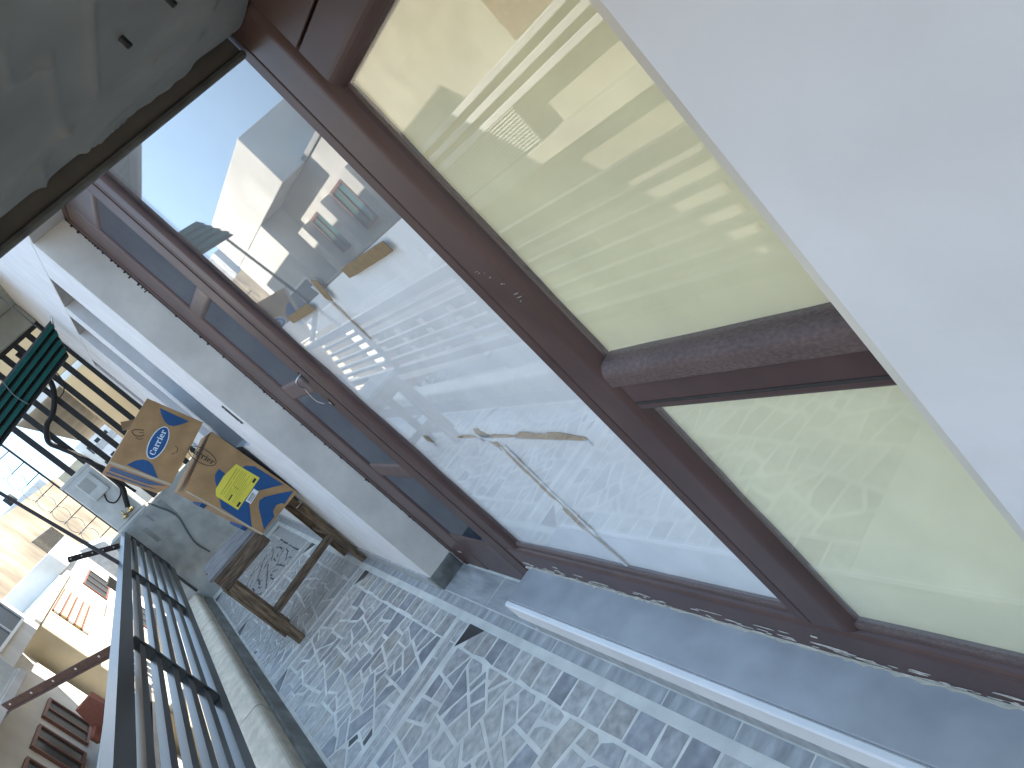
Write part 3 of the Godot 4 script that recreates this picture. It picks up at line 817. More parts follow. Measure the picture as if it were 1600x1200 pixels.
func build_edge_and_railing() -> void:
	var c := thing("balcony_kerb", "cream weathered kerb stones with grey skirting under the grey railing", "kerb", Vector3(-0.65, 0, -4.0))
	var zs := [0.6, -0.9, -2.6, -4.33, -6.89, -8.44]
	var prof := PackedVector2Array()
	for k in 5:
		var a := PI * 0.5 * k / 4.0
		prof.append(Vector2(-0.085 + 0.034 * (1.0 - cos(a)), 0.062 + 0.034 * sin(a)))
	for k in 5:
		var a := PI * 0.5 * k / 4.0
		prof.append(Vector2(0.085 - 0.034 * (1.0 - sin(a)), 0.062 + 0.034 * cos(a)))
	prof.append(Vector2(0.085, 0.0)); prof.append(Vector2(-0.085, 0.0))
	for i in zs.size() - 1:
		var a := Vector3(floor_edge(zs[i]) - 0.135, 0.075 + rng.randf_range(-0.004, 0.004), zs[i] - 0.012)
		var b := Vector3(floor_edge(zs[i + 1]) - 0.135, 0.075, zs[i + 1] + 0.012)
		put("kerb_stone", sweep(prof, a, Vector3(-1, 0, 0), Vector3(0, 1, 0), b - a), K["coping"], c)
		var sk := st_new()
		add_hexa(sk, [Vector3(floor_edge(zs[i]), 0.0, zs[i]), Vector3(floor_edge(zs[i]) - 0.30, 0.0, zs[i]), Vector3(floor_edge(zs[i]) - 0.30, 0.074, zs[i]), Vector3(floor_edge(zs[i]) - 0.03, 0.074, zs[i]),
			Vector3(floor_edge(zs[i + 1]), 0.0, zs[i + 1] + 0.004), Vector3(floor_edge(zs[i + 1]) - 0.30, 0.0, zs[i + 1] + 0.004), Vector3(floor_edge(zs[i + 1]) - 0.30, 0.074, zs[i + 1] + 0.004), Vector3(floor_edge(zs[i + 1]) - 0.03, 0.074, zs[i + 1] + 0.004)])
		put("skirting", fin(sk), K["skirt"], c)
	var r := thing("railing", "grey painted steel railing of flat horizontal tubes along the balcony edge", "railing", Vector3(-0.62, 0, -4.0))
	var z0 := 0.9; var z1 := -8.43
	var rows := [[0.0, 0.072, 0.050, "top_rail"], [0.106, 0.030, 0.034, "rail_tube"], [0.193, 0.030, 0.034, "rail_tube"], [0.281, 0.032, 0.034, "rail_tube"], [0.368, 0.034, 0.034, "rail_tube"], [0.457, 0.036, 0.034, "rail_tube"], [0.552, 0.066, 0.045, "bottom_rail"]]
	for w in rows:
		var st := st_new()
		var a := rail_pt(z0, w[0]); var b := rail_pt(z1, w[0])
		var dn := Vector3(0, -w[1], 0); var ot := Vector3(-w[2], 0, 0)
		add_hexa(st, [a, a + ot, a + ot + dn, a + dn, b, b + ot, b + ot + dn, b + dn])
		put(w[3], fin(st), K["rail"], r)
	for z in [0.3, -1.72, -3.78, -5.95, -8.40]:
		var p := rail_pt(z, 0.073, 0.004)
		put("post", box(Vector3(p.x - 0.034, p.y - 0.478, z - 0.018), Vector3(p.x + 0.012, p.y, z + 0.018), 0.003), K["rail"], r)
		if z > 0.0 or z < -8.0: put("foot", box(Vector3(p.x - 0.05, 0.176, z - 0.014), Vector3(p.x - 0.022, p.y - 0.545, z + 0.014), 0.002), K["rail"], r)
	# slotted angle irons that stick out over the lane
	rust_bar("rusty drilled angle iron sticking out from the railing top above the terracotta armchair", rail_pt(-3.62, 0.02, 0.052), Vector3(-1.20, 1.156, -4.155), 0.042, "rust")
	rust_bar("short dark drilled iron bar crossing the long iron rod beyond the railing", rail_pt(-7.5, 0.0, 0.052), Vector3(-1.02, 1.335, -7.45), 0.050, "rust_dark")
	var c1 := rail_pt(-6.35, 0.012, 0.052)
	single("iron_rod", bar(c1, c1 + (Vector3(-0.92, 2.11, -7.55) - c1) * 1.32, 0.026, 0.026), K["rust_dark"], "long dark red iron rod rising outward from the railing top", "iron rod")

func rust_bar(label: String, a: Vector3, b: Vector3, w: float, m: String) -> void:
	var o := thing("drilled_iron_bar", label, "iron bar", a, "drilled iron bars on the railing")
	var d := (b - a).normalized()
	put("web", bar(a, b, 0.006, w, Vector3.UP), K[m], o)
	put("flange", bar(a + Vector3(0, -w * 0.5, 0), b + Vector3(0, -w * 0.5, 0), w * 0.8, 0.006), K[m], o)
	var side := d.cross(Vector3.UP).normalized()
	var n := 5
	for k in n:
		var p := a.lerp(b, 0.12 + 0.82 * k / (n - 1.0)) + Vector3(0, 0.003, 0)
		put("bolt_hole", tube([p - side * 0.0045, p + side * 0.0045], 0.006, 8), K["flake"], o)

# ------------------------------------------------------------------ far end: parapet, cooler unit, grille
func build_far_end() -> void:
	var p := thing("end_parapet", "grey cement parapet wall closing the far end of the balcony, damp streaked", "parapet", Vector3(-0.15, 0, -8.6))
	put("wall", box(Vector3(-0.84, -0.25, -8.95), Vector3(OX - 0.001, 1.118, -8.46), 0.008), K["cement"], p)
	for s in [[-0.245, 1.07, 0.86, 0.05], [-0.535, 0.98, 0.80, 0.045], [-0.42, 1.06, 0.98, 0.02]]:
		put("damp_streak", slab(pv([s[0] - s[3] * 0.5, s[2], s[0] + s[3] * 0.5, s[2] - 0.02, s[0] + s[3] * 0.6, s[1], s[0] - s[3] * 0.4, s[1] + 0.01]), Vector3(0, 0, -8.46), Vector3.RIGHT, Vector3.UP, Vector3.BACK, 0.0012), K["damp"], p)
	single("loose_cable", tube(curve_pts([Vector3(-0.318, 1.135, -8.47), Vector3(-0.28, 1.00, -8.452), Vector3(-0.25, 0.89, -8.452), Vector3(-0.256, 0.79, -8.452), Vector3(-0.31, 0.64, -8.452), Vector3(-0.345, 0.50, -8.452), Vector3(-0.330, 0.34, -8.452)], 6), 0.009, 8), K["cable"], "grey cable hanging down the face of the cement parapet", "cable")
	# outdoor cooling unit, its service side towards the camera
	var a := thing("air_conditioner", "off white air conditioner outdoor unit with pipe valves standing on the cement parapet", "air conditioner", Vector3(-0.53, 1.12, -8.7))
	var x0 := -0.695; var x1 := -0.362; var y0 := 1.150; var y1 := 1.83; var zf := -8.50
	put("casing", box(Vector3(x0, y0, -9.2), Vector3(x1, y1, zf), 0.012), K["ac_white"], a)
	put("base_rail", box(Vector3(x0 - 0.01, 1.1195, -9.1), Vector3(x1 + 0.01, y0 + 0.004, zf + 0.012), 0.003), K["metal_dull"], a)
	put("cover_lip", box(Vector3(x0 - 0.004, y1 - 0.03, -9.2), Vector3(x1 + 0.004, y1 + 0.006, zf + 0.006), 0.004), K["ac_white"], a)
	put("service_cover", box(Vector3(-0.60, 1.50, zf - 0.002), Vector3(-0.42, 1.76, zf + 0.022), 0.01), K["ac_white"], a)
	put("rating_label", box(Vector3(-0.585, 1.60, zf + 0.0215), Vector3(-0.475, 1.735, zf + 0.0232)), K["ac_label"], a)
	for v in [Vector3(-0.47, 1.215, zf), Vector3(-0.54, 1.205, zf)]:
		put("valve", tube([v, v + Vector3(0, 0, 0.045)], 0.022, 8), K["brass"], a)
		put("valve_cap", tube([v + Vector3(-0.035, 0.0, 0.03), v + Vector3(0.03, 0.01, 0.03)], 0.012, 8), K["brass"], a)
		put("valve_stem", tube([v + Vector3(0, 0.0, 0.03), v + Vector3(0.01, 0.07, 0.03)], 0.008, 8), K["brass"], a)
	put("power_cord", tube(curve_pts([Vector3(-0.50, 1.50, zf + 0.02), Vector3(-0.53, 1.43, zf + 0.035), Vector3(-0.50, 1.37, zf + 0.04), Vector3(-0.42, 1.38, zf + 0.04), Vector3(-0.37, 1.42, zf + 0.05)], 6), 0.008, 8), K["pipe"], a)
	var zp := -8.42
	var run := [Vector3(-0.46, 1.25, zp), Vector3(-0.40, 1.34, zp), Vector3(-0.345, 1.433, zp), Vector3(-0.335, 1.672, zp), Vector3(-0.349, 1.885, zp - 0.03), Vector3(-0.402, 2.094, zp - 0.06), Vector3(-0.426, 2.218, zp - 0.08), Vector3(-0.323, 2.336, zp - 0.09), Vector3(-0.219, 2.37, zp - 0.09), Vector3(-0.098, 2.458, zp - 0.09), Vector3(0.003, 2.581, zp - 0.09), Vector3(0.03, 2.72, zp - 0.09), Vector3(0.03, 3.0, zp - 0.09)]
	single("pipe_bundle", tube(curve_pts(run, 6), 0.026, 10), K["pipe"], "thick black insulated pipe climbing the dark grille from the air conditioner", "pipe")
	var run2 := [Vector3(-0.30, 1.30, zp + 0.03), Vector3(-0.31, 1.42, zp + 0.03), Vector3(-0.30, 1.66, zp + 0.03), Vector3(-0.36, 1.92, zp - 0.01), Vector3(-0.40, 2.14, zp - 0.05)]
	single("thin_pipe", tube(curve_pts(run2, 6), 0.014, 8), K["pipe"], "thinner black pipe running beside the thick pipe above the air conditioner", "pipe")
	var run3 := [Vector3(-0.10, 2.44, -8.5), Vector3(0.02, 2.46, -8.5), Vector3(0.10, 2.56, -8.5), Vector3(0.12, 2.72, -8.5)]
	single("hanging_wire", tube(curve_pts(run3, 6), 0.006, 6), K["pipe"], "thin black wire looping from the pipe up to the green blind", "wire")
	var run4 := [Vector3(-0.10, 2.44, -8.5), Vector3(-0.06, 2.52, -8.5), Vector3(-0.08, 2.72, -8.5)]
	single("slack_wire", tube(curve_pts(run4, 6), 0.010, 6), K["pipe"], "short black wire rising steeply from the pipe to the green blind", "wire")
	# black iron grille above the parapet
	var g := thing("window_grille", "black iron grille of upright flat bars above the end parapet", "grille", Vector3(-0.2, 1.12, -8.66))
	var gz := -8.62
	put("frame_post", box(Vector3(0.335, 1.119, gz - 0.02), Vector3(0.379, 3.349, gz + 0.02), 0.003), K["iron_black"], g)
	put("frame_post", box(Vector3(-0.715, 1.119, gz - 0.02), Vector3(-0.697, 3.11, gz + 0.02), 0.003), K["iron_black"], g)
	for x in [0.225, 0.075, -0.075, -0.225, -0.375, -0.530]:
		put("upright_bar", box(Vector3(x - 0.029, 1.119 if x > -0.34 else 1.84, gz - 0.006), Vector3(x + 0.029, 3.11, gz + 0.006), 0.002), K["iron_black"], g)
	put("cross_bar", box(Vector3(-0.70, 3.075, gz + 0.0065), Vector3(0.34, 3.115, gz + 0.02), 0.002), K["iron_black"], g)
	# ladder of thin rods with curled wire beside the grille
	var t := thing("wire_trellis", "thin iron rods with curled wire loops sticking out beside the grille", "trellis", Vector3(-0.8, 1.12, -8.62))
	var loop := []
	for k in 8:
		var y := 1.233 + 0.169 * k
		var xo := -0.94 if k in [1, 2, 3, 4] else -0.86
		put("rod", tube([Vector3(-0.71, y, gz), Vector3(xo, y, gz)], 0.005, 6), K["iron_black"], t)
	for k in 7:
		var y := 1.233 + 0.169 * k
		var c := []
		for i in 15:
			var a2 := -0.3 * PI + 1.6 * PI * i / 14.0
			c.append(Vector3(-0.885 + 0.065 * cos(a2), y + 0.085 + 0.088 * sin(a2), gz + 0.008))
		put("wire_loop", tube(c, 0.0032, 6), K["metal_dull"], t)
	# green slatted blind rolled up, hanging askew
	var b := thing("green_blind", "dark green slatted blind hanging askew under the balcony roof", "blind", Vector3(0.0, 2.5, -6.62))
	var tr := Vector3(0.36, 2.672, -6.62); var left := Vector3(-1.0, -0.178, 0.0); var down := Vector3(-0.114, -0.252, 0.05)
	for k in 4:
		var a0 := tr + down * (k * 0.25 + 0.015); var a1 := tr + down * (k * 0.25 + 0.165)
		var prf := [Vector3(0, 0, 0.02), Vector3(0, 0, -0.02)]
		put("slat", hexa([a0 + prf[0] * 0.2, a1 + prf[0], a1 + prf[1], a0 + prf[1] * 0.4, a0 + left * 0.95 + prf[0] * 0.2, a1 + left * 0.95 + prf[0], a1 + left * 0.95 + prf[1], a0 + left * 0.95 + prf[1] * 0.4]), K["green"], b)
	put("backing", hexa([tr + Vector3(0, 0.02, -0.03), tr + down * 1.06 + Vector3(0, 0, -0.03), tr + down * 1.06 + Vector3(0, 0, -0.04), tr + Vector3(0, 0.02, -0.04), tr + left * 0.95 + Vector3(0, 0.02, -0.03), tr + left * 0.95 + down * 1.06 + Vector3(0, 0, -0.03), tr + left * 0.95 + down * 1.06 + Vector3(0, 0, -0.04), tr + left * 0.95 + Vector3(0, 0.02, -0.04)]), K["iron_black"], b)
	for x in [0.10, 0.62]:
		var q: Vector3 = tr + left * x
		put("cord", tube([Vector3(q.x, 3.349, q.z), q + Vector3(0, 0.01, 0)], 0.006, 6), K["cable"], b)
	put("support_rod", tube([tr + Vector3(-0.02, -0.03, 0), Vector3(OX, 2.70, -6.58)], 0.008, 8), K["metal_dull"], b)
	put("tie_string", tube(curve_pts([tr + left * 0.55 + Vector3(0, 0.02, 0.03), tr + left * 0.52 + down * 0.5 + Vector3(0, 0, 0.045), tr + left * 0.45 + down * 1.02 + Vector3(0, 0, 0.045)], 5), 0.004, 6), K["cable"], b)

# ------------------------------------------------------------------ table and cartons
func build_table_and_boxes() -> void:
	var t := thing("wooden_table", "rough old wooden table with grey plank top carrying two cartons", "table", Vector3(0.05, 0, -5.25))
	var legs := [[-0.275, -4.985, 0.062], [0.352, -5.0, 0.05], [-0.275, -5.50, 0.05], [0.335, -5.46, 0.05]]
	for l in legs:
		var w: float = l[2] * 0.5
		var st := st_new()
		add_hexa(st, [Vector3(l[0] - w, 0.0, l[1] - w), Vector3(l[0] + w, 0.0, l[1] - w), Vector3(l[0] + w * 0.9, 0.0, l[1] + w), Vector3(l[0] - w, 0.0, l[1] + w * 0.9),
			Vector3(l[0] - w, 0.57, l[1] - w), Vector3(l[0] + w, 0.57, l[1] - w), Vector3(l[0] + w, 0.57, l[1] + w), Vector3(l[0] - w, 0.57, l[1] + w)])
		put("leg", fin(st), K["wood"], t)
	put("leg_splint", box(Vector3(-0.325, 0.10, -5.05), Vector3(-0.307, 0.60, -4.96), 0.003), K["wood"], t)
	put("apron", box(Vector3(-0.315, 0.572, -5.02), Vector3(0.075, 0.676, -4.975), 0.004), K["wood_x"], t)
	put("apron", box(Vector3(-0.315, 0.572, -5.54), Vector3(0.372, 0.676, -5.495), 0.004), K["wood_x"], t)
	for x in [-0.30, 0.352]:
		put("side_rail", box(Vector3(x - 0.018, 0.575, -5.494), Vector3(x + 0.018, 0.675, -5.021), 0.003), K["wood"], t)
	var z := -5.02
	for k in 4:
		put("plank", box(Vector3(-0.33 + 0.012 * (k % 2), 0.677, z - 0.126), Vector3(0.376, 0.702, z + (0.045 if k == 0 else 0.0)), 0.003), K["wood_grey"], t)
		z -= 0.131
	put("stretcher", bar(Vector3(-0.244, 0.250, -4.99), Vector3(0.330, 0.285, -5.0), 0.03, 0.05), K["wood_x"], t)
	put("stretcher", bar(Vector3(0.345, 0.30, -5.03), Vector3(0.335, 0.30, -5.44), 0.03, 0.045), K["wood"], t)
	put("stretcher", bar(Vector3(-0.28, 0.13, -5.0), Vector3(-0.28, 0.13, -5.48), 0.03, 0.05), K["wood"], t)
	# lower carton, standing on the table
	var zf := -4.60
	var k2 := 4.6 / 4.95
	var F := func(x: float, y: float) -> Vector2: return Vector2(x * k2, 1.5 + (y - 1.5) * k2)
	var c2 := thing("carton", "upright brown and blue carton with yellow label standing on the wooden table", "carton", Vector3(0.18, 0.70, -5.0), "brown and blue printed cartons")
	var q := [F.call(-0.012, 1.175), F.call(0.36, 1.305), F.call(0.408, 0.651), F.call(0.069, 0.640)]
	var fr := []; var bk := []
	for p in q: fr.append(Vector3(p.x, maxf(p.y, 0.7045), zf))
	bk = [Vector3(-0.055, 1.19, -5.5), Vector3(0.318, 1.30, -5.5), Vector3(0.372, 0.7035, -5.5), Vector3(0.03, 0.7035, -5.5)]
	put("box_body", hexa([fr[0], fr[1], fr[2], fr[3], bk[0], bk[1], bk[2], bk[3]]), K["carton"], c2)
	put("edge_tape", slab(PackedVector2Array([F.call(-0.010, 1.173), F.call(0.0, 1.172), F.call(0.080, 0.645), F.call(0.069, 0.642)]), Vector3(0, 0, zf), Vector3.RIGHT, Vector3.UP, Vector3.BACK, 0.0006), K["tape"], c2)
	var decal := func(pts: Array, m: String, lift: float, called: String) -> void:
		var pp := PackedVector2Array()
		for i in range(0, pts.size(), 2): pp.append(F.call(pts[i], pts[i + 1]))
		put(called, slab(pp, Vector3(0, 0, zf), Vector3.RIGHT, Vector3.UP, Vector3.BACK, lift), K[m], c2)
	decal.call([0.215, 1.118, 0.175, 1.112, 0.145, 1.085, 0.12, 1.045, 0.045, 0.945, 0.066, 0.722, 0.15, 0.815, 0.18, 0.855, 0.22, 0.95], "print_blue", 0.0008, "blue_print")
	decal.call([0.30, 1.02, 0.33, 1.01, 0.362, 0.965, 0.388, 0.752, 0.27, 0.838, 0.245, 0.868, 0.25, 0.92], "print_blue", 0.0008, "blue_print")
	decal.call([0.399, 0.676, 0.33, 0.735, 0.255, 0.79, 0.22, 0.80, 0.185, 0.775, 0.10, 0.655, 0.20, 0.66, 0.222, 0.69, 0.262, 0.70, 0.292, 0.682, 0.30, 0.664], "print_blue", 0.0008, "blue_print")
	decal.call([0.302, 1.06, 0.327, 0.893, 0.096, 0.861, 0.080, 1.019, 0.11, 1.048, 0.2, 1.067], "label_yellow", 0.0016, "energy_label")
	decal.call([0.255, 0.876, 0.258, 0.840, 0.171, 0.826, 0.166, 0.864], "label_bar", 0.0019, "barcode_label")
	decal.call([0.246, 1.153, 0.249, 1.140, 0.145, 1.123, 0.138, 1.133, 0.142, 1.141], "carton", 0.0025, "hand_flap")
	# lines of print on the labels
	var LP := func(u: float, v: float) -> Array:
		var a := Vector2(0.080, 1.019).lerp(Vector2(0.302, 1.06), u); var b := Vector2(0.096, 0.861).lerp(Vector2(0.327, 0.893), u)
		var r := a.lerp(b, v)
		return [r.x, r.y]
	for row in [[0.10, 0.90, 0.10, 0.13], [0.12, 0.55, 0.20, 0.22], [0.60, 0.92, 0.20, 0.22], [0.08, 0.92, 0.30, 0.315], [0.08, 0.40, 0.36, 0.375], [0.48, 0.92, 0.36, 0.375], [0.08, 0.92, 0.43, 0.445], [0.30, 0.92, 0.50, 0.515], [0.30, 0.80, 0.57, 0.585], [0.08, 0.92, 0.64, 0.655], [0.08, 0.70, 0.71, 0.725], [0.08, 0.92, 0.79, 0.80], [0.45, 0.47, 0.36, 0.60]]:
		decal.call(LP.call(row[0], row[2]) + LP.call(row[1], row[2]) + LP.call(row[1], row[3]) + LP.call(row[0], row[3]), "print_olive", 0.0020, "print_line")
	decal.call(LP.call(0.08, 0.47) + LP.call(0.26, 0.47) + LP.call(0.26, 0.52) + LP.call(0.08, 0.52), "print_black", 0.0021, "print_block")
	decal.call(LP.call(0.80, 0.84) + LP.call(0.93, 0.84) + LP.call(0.93, 0.93) + LP.call(0.80, 0.93), "print_black", 0.0021, "print_block")
	decal.call(LP.call(0.06, 0.86) + LP.call(0.20, 0.86) + LP.call(0.20, 0.95) + LP.call(0.06, 0.95), "print_black", 0.0021, "print_block")
	var BP := func(u: float, v: float) -> Array:
		var r := Vector2(0.166, 0.864).lerp(Vector2(0.255, 0.876), u).lerp(Vector2(0.171, 0.826).lerp(Vector2(0.258, 0.840), u), v)
		return [r.x, r.y]
	for k in 9:
		var u := 0.12 + 0.07 * k
		decal.call(BP.call(u, 0.15) + BP.call(u + 0.035, 0.15) + BP.call(u + 0.035, 0.62) + BP.call(u, 0.62), "print_black", 0.0023, "print_line")
	decal.call(BP.call(0.10, 0.74) + BP.call(0.70, 0.74) + BP.call(0.70, 0.84) + BP.call(0.10, 0.84), "print_black", 0.0023, "print_line")
	# outlined oval with the name, reading downward
	ring(c2, F.call(0.212, 1.245), 0.088, 0.040, deg_to_rad(-82), zf, 0.0012, "print_black")
	text_on(c2, "Carrier", F.call(0.212, 1.245), 0.040, deg_to_rad(-82), zf + 0.0006, "print_black")
	for y in [1.07, 0.80]:
		put("side_stripe", hexa([Vector3(0.012 if y > 1 else 0.05, y, -4.75), Vector3(0.012 if y > 1 else 0.05, y, -5.3), Vector3(0.02 if y > 1 else 0.058, y - 0.03, -5.3), Vector3(0.02 if y > 1 else 0.058, y - 0.03, -4.75), Vector3(-0.024 if y > 1 else 0.020, y, -4.75), Vector3(-0.036 if y > 1 else 0.005, y, -5.3), Vector3(-0.034 if y > 1 else 0.008, y - 0.03, -5.3), Vector3(-0.02 if y > 1 else 0.024, y - 0.03, -4.75)]), K["print_blue"], c2)
	# upper carton, tilted on the lower one
	var zf1 := -4.62
	var k1 := 4.62 / 4.95
	var G := func(x: float, y: float) -> Vector2: return Vector2(x * k1, 1.5 + (y - 1.5) * k1)
	var c1 := thing("carton", "smaller tilted carton with blue oval logo lying on top of the taller carton", "carton", Vector3(0.1, 1.27, -4.85), "brown and blue printed cartons")
	var g := [G.call(0.272, 1.712), G.call(0.369, 1.380), G.call(-0.035, 1.258), G.call(-0.147, 1.602)]
	var f1 := []; var b1 := []
	for p in g:
		f1.append(Vector3(p.x, p.y, zf1)); b1.append(Vector3(p.x - 0.085, p.y + 0.0, -5.12) + Vector3(0, (1.45 - p.y) * 0.02, 0))
	put("box_body", hexa([f1[0], f1[1], f1[2], f1[3], b1[0], b1[1], b1[2], b1[3]]), K["carton"], c1)
	var dec1 := func(pts: Array, m: String, lift: float, called: String) -> void:
		var pp := PackedVector2Array()
		for i in range(0, pts.size(), 2): pp.append(G.call(pts[i], pts[i + 1]))
		put(called, slab(pp, Vector3(0, 0, zf1), Vector3.RIGHT, Vector3.UP, Vector3.BACK, lift), K[m], c1)
	dec1.call([0.274, 1.622, 0.248, 1.585, 0.231, 1.545, 0.229, 1.515, 0.243, 1.490, 0.27, 1.47, 0.320, 1.444], "print_blue", 0.0008, "blue_print")
	dec1.call([-0.093, 1.526, -0.045, 1.508, -0.016, 1.485, -0.001, 1.455, -0.004, 1.42, -0.045, 1.342], "print_blue", 0.0008, "blue_print")
	dec1.call([-0.146, 1.602, -0.130, 1.607, -0.022, 1.264, -0.036, 1.260], "tape", 0.0007, "edge_tape")
	oval(c1, G.call(0.113, 1.487), 0.098, 0.045, deg_to_rad(17), zf1, 0.0008, "print_white")
	oval(c1, G.call(0.113, 1.487), 0.093, 0.040, deg_to_rad(17), zf1, 0.0014, "print_blue")
	text_on(c1, "Carrier", G.call(0.113, 1.487), 0.040, deg_to_rad(17), zf1 + 0.0014, "print_white")
	# the printed hand and care marks
	for m in [[[0.070, 1.640, 0.064, 1.612, 0.080, 1.585, 0.100, 1.575], 0.004], [[0.072, 1.640, 0.090, 1.634, 0.118, 1.595], 0.004], [[0.092, 1.606, 0.098, 1.594, 0.110, 1.588], 0.003], [[0.058, 1.60, 0.062, 1.578, 0.080, 1.565], 0.003], [[0.158, 1.402, 0.160, 1.388, 0.148, 1.374, 0.132, 1.370], 0.003], [[0.110, 1.385, 0.118, 1.378, 0.13, 1.38], 0.003]]:
		var line := []
		for i in range(0, m[0].size(), 2):
			var v: Vector2 = G.call(m[0][i], m[0][i + 1])
			line.append(Vector3(v.x, v.y, zf1))
		put("printed_mark", tube(curve_pts(line, 4), m[1] * 0.55, 6), K["print_black"], c1)
	# side panel with blue bands, and a loose flap
	var sa: Vector3 = f1[3]; var sb: Vector3 = f1[2]; var sc: Vector3 = b1[2]; var sd: Vector3 = b1[3]
	var nn: Vector3 = (sb - sa).cross(sd - sa).normalized()
	if nn.x > 0: nn = -nn
	for band in [[0.06, 0.94, 0.12, 0.50], [0.05, 0.92, 0.64, 0.80]]:
		var P := func(u: float, v: float) -> Vector3: return sa.lerp(sb, u).lerp(sd.lerp(sc, u), v)
		var a4 := [P.call(band[0], band[2]), P.call(band[1], band[2]), P.call(band[1] - 0.2, band[3]), P.call(band[0], band[3])]
		put("side_band", hexa([a4[0], a4[1], a4[2], a4[3], a4[0] + nn * 0.001, a4[1] + nn * 0.001, a4[2] + nn * 0.001, a4[3] + nn * 0.001]), K["print_blue"], c1)
	var fa: Vector3 = f1[0].lerp(f1[3], 0.32) + Vector3(0, 0, -0.05)
	put("flap", hexa([fa, fa + Vector3(-0.06, 0.045, -0.01), fa + Vector3(-0.09, 0.005, -0.02), fa + Vector3(-0.06, -0.02, 0), fa + Vector3(0, 0, -0.004), fa + Vector3(-0.06, 0.045, -0.014), fa + Vector3(-0.09, 0.005, -0.024), fa + Vector3(-0.06, -0.02, -0.004)]), K["carton_dark"], c1)

func ellipse(c: Vector2, a: float, b: float, turn: float, n := 28) -> PackedVector2Array:
	var p := PackedVector2Array()
	for i in n: p.append(c + Vector2(a * cos(TAU * i / n), b * sin(TAU * i / n)).rotated(turn))
	return p

func oval(parent: Node3D, c: Vector2, a: float, b: float, turn: float, z: float, lift: float, m: String) -> void:
	put("logo_oval", slab(ellipse(c, a, b, turn), Vector3(0, 0, z), Vector3.RIGHT, Vector3.UP, Vector3.BACK, lift), K[m], parent)

func ring(parent: Node3D, c: Vector2, a: float, b: float, turn: float, z: float, lift: float, m: String) -> void:
	var st := st_new()
	var o := ellipse(c, a, b, turn, 40); var i2 := ellipse(c, a - 0.004, b - 0.004, turn, 40)
	for i in 40:
		var j := (i + 1) % 40
		quad(st, Vector3(o[i].x, o[i].y, z + lift), Vector3(o[j].x, o[j].y, z + lift), Vector3(i2[j].x, i2[j].y, z + lift), Vector3(i2[i].x, i2[i].y, z + lift), Vector3.BACK)
	put("logo_outline", fin(st), K[m], parent)

func text_on(parent: Node3D, s: String, c: Vector2, size: float, turn: float, z: float, m: String) -> void:
	var t := TextMesh.new()
	var f := SystemFont.new()
	f.font_names = PackedStringArray(["Droid Serif", "serif"])
	f.font_italic = true
	f.font_weight = 700
	t.font = f
	t.text = s
	t.font_size = 32
	t.pixel_size = size / 32.0
	t.depth = 0.0006
	t.curve_step = 2.0
	var o := put("logo_text", t, K[m], parent, Vector3(c.x, c.y, z + 0.0004))
	o.rotation.z = turn

# ------------------------------------------------------------------ outside
func facade_window(h: Node3D, fx: float, y0: float, y1: float, z0: float, z1: float, frame: String, glass: String, mull := 1) -> void:
	# on a face that looks along +x at x = fx
	var st := st_new()
	var b := 0.07
	add_box(st, Vector3(fx - 0.05, y0, z0), Vector3(fx + 0.05, y0 + b, z1)); add_box(st, Vector3(fx - 0.05, y1 - b, z0), Vector3(fx + 0.05, y1, z1))
	add_box(st, Vector3(fx - 0.05, y0 + b, z0), Vector3(fx + 0.05, y1 - b, z0 + b)); add_box(st, Vector3(fx - 0.05, y0 + b, z1 - b), Vector3(fx + 0.05, y1 - b, z1))
	for k in mull:
		var z := z0 + (z1 - z0) * (k + 1.0) / (mull + 1.0)
		add_box(st, Vector3(fx - 0.05, y0 + b, z - 0.03), Vector3(fx + 0.045, y1 - b, z + 0.03))
	var w := put("window", fin(st), K[frame], h)
	put("pane", box(Vector3(fx - 0.04, y0 + b, z0 + b), Vector3(fx + 0.012, y1 - b, z1 - b)), K[glass], w)

func bars_x(h: Node3D, called: String, x: float, y0: float, y1: float, z0: float, z1: float, step: float, m: String) -> void:
	var st := st_new()
	add_box(st, Vector3(x - 0.02, y1 - 0.04, z0), Vector3(x + 0.02, y1, z1)); add_box(st, Vector3(x - 0.02, y0, z0), Vector3(x + 0.02, y0 + 0.04, z1))
	var n := int((z1 - z0) / step)
	for k in n + 1:
		var z := z0 + (z1 - z0) * k / n
		add_box(st, Vector3(x - 0.012, y0 + 0.04, z - 0.012), Vector3(x + 0.012, y1 - 0.04, z + 0.012))
	put(called, fin(st), K[m], h)

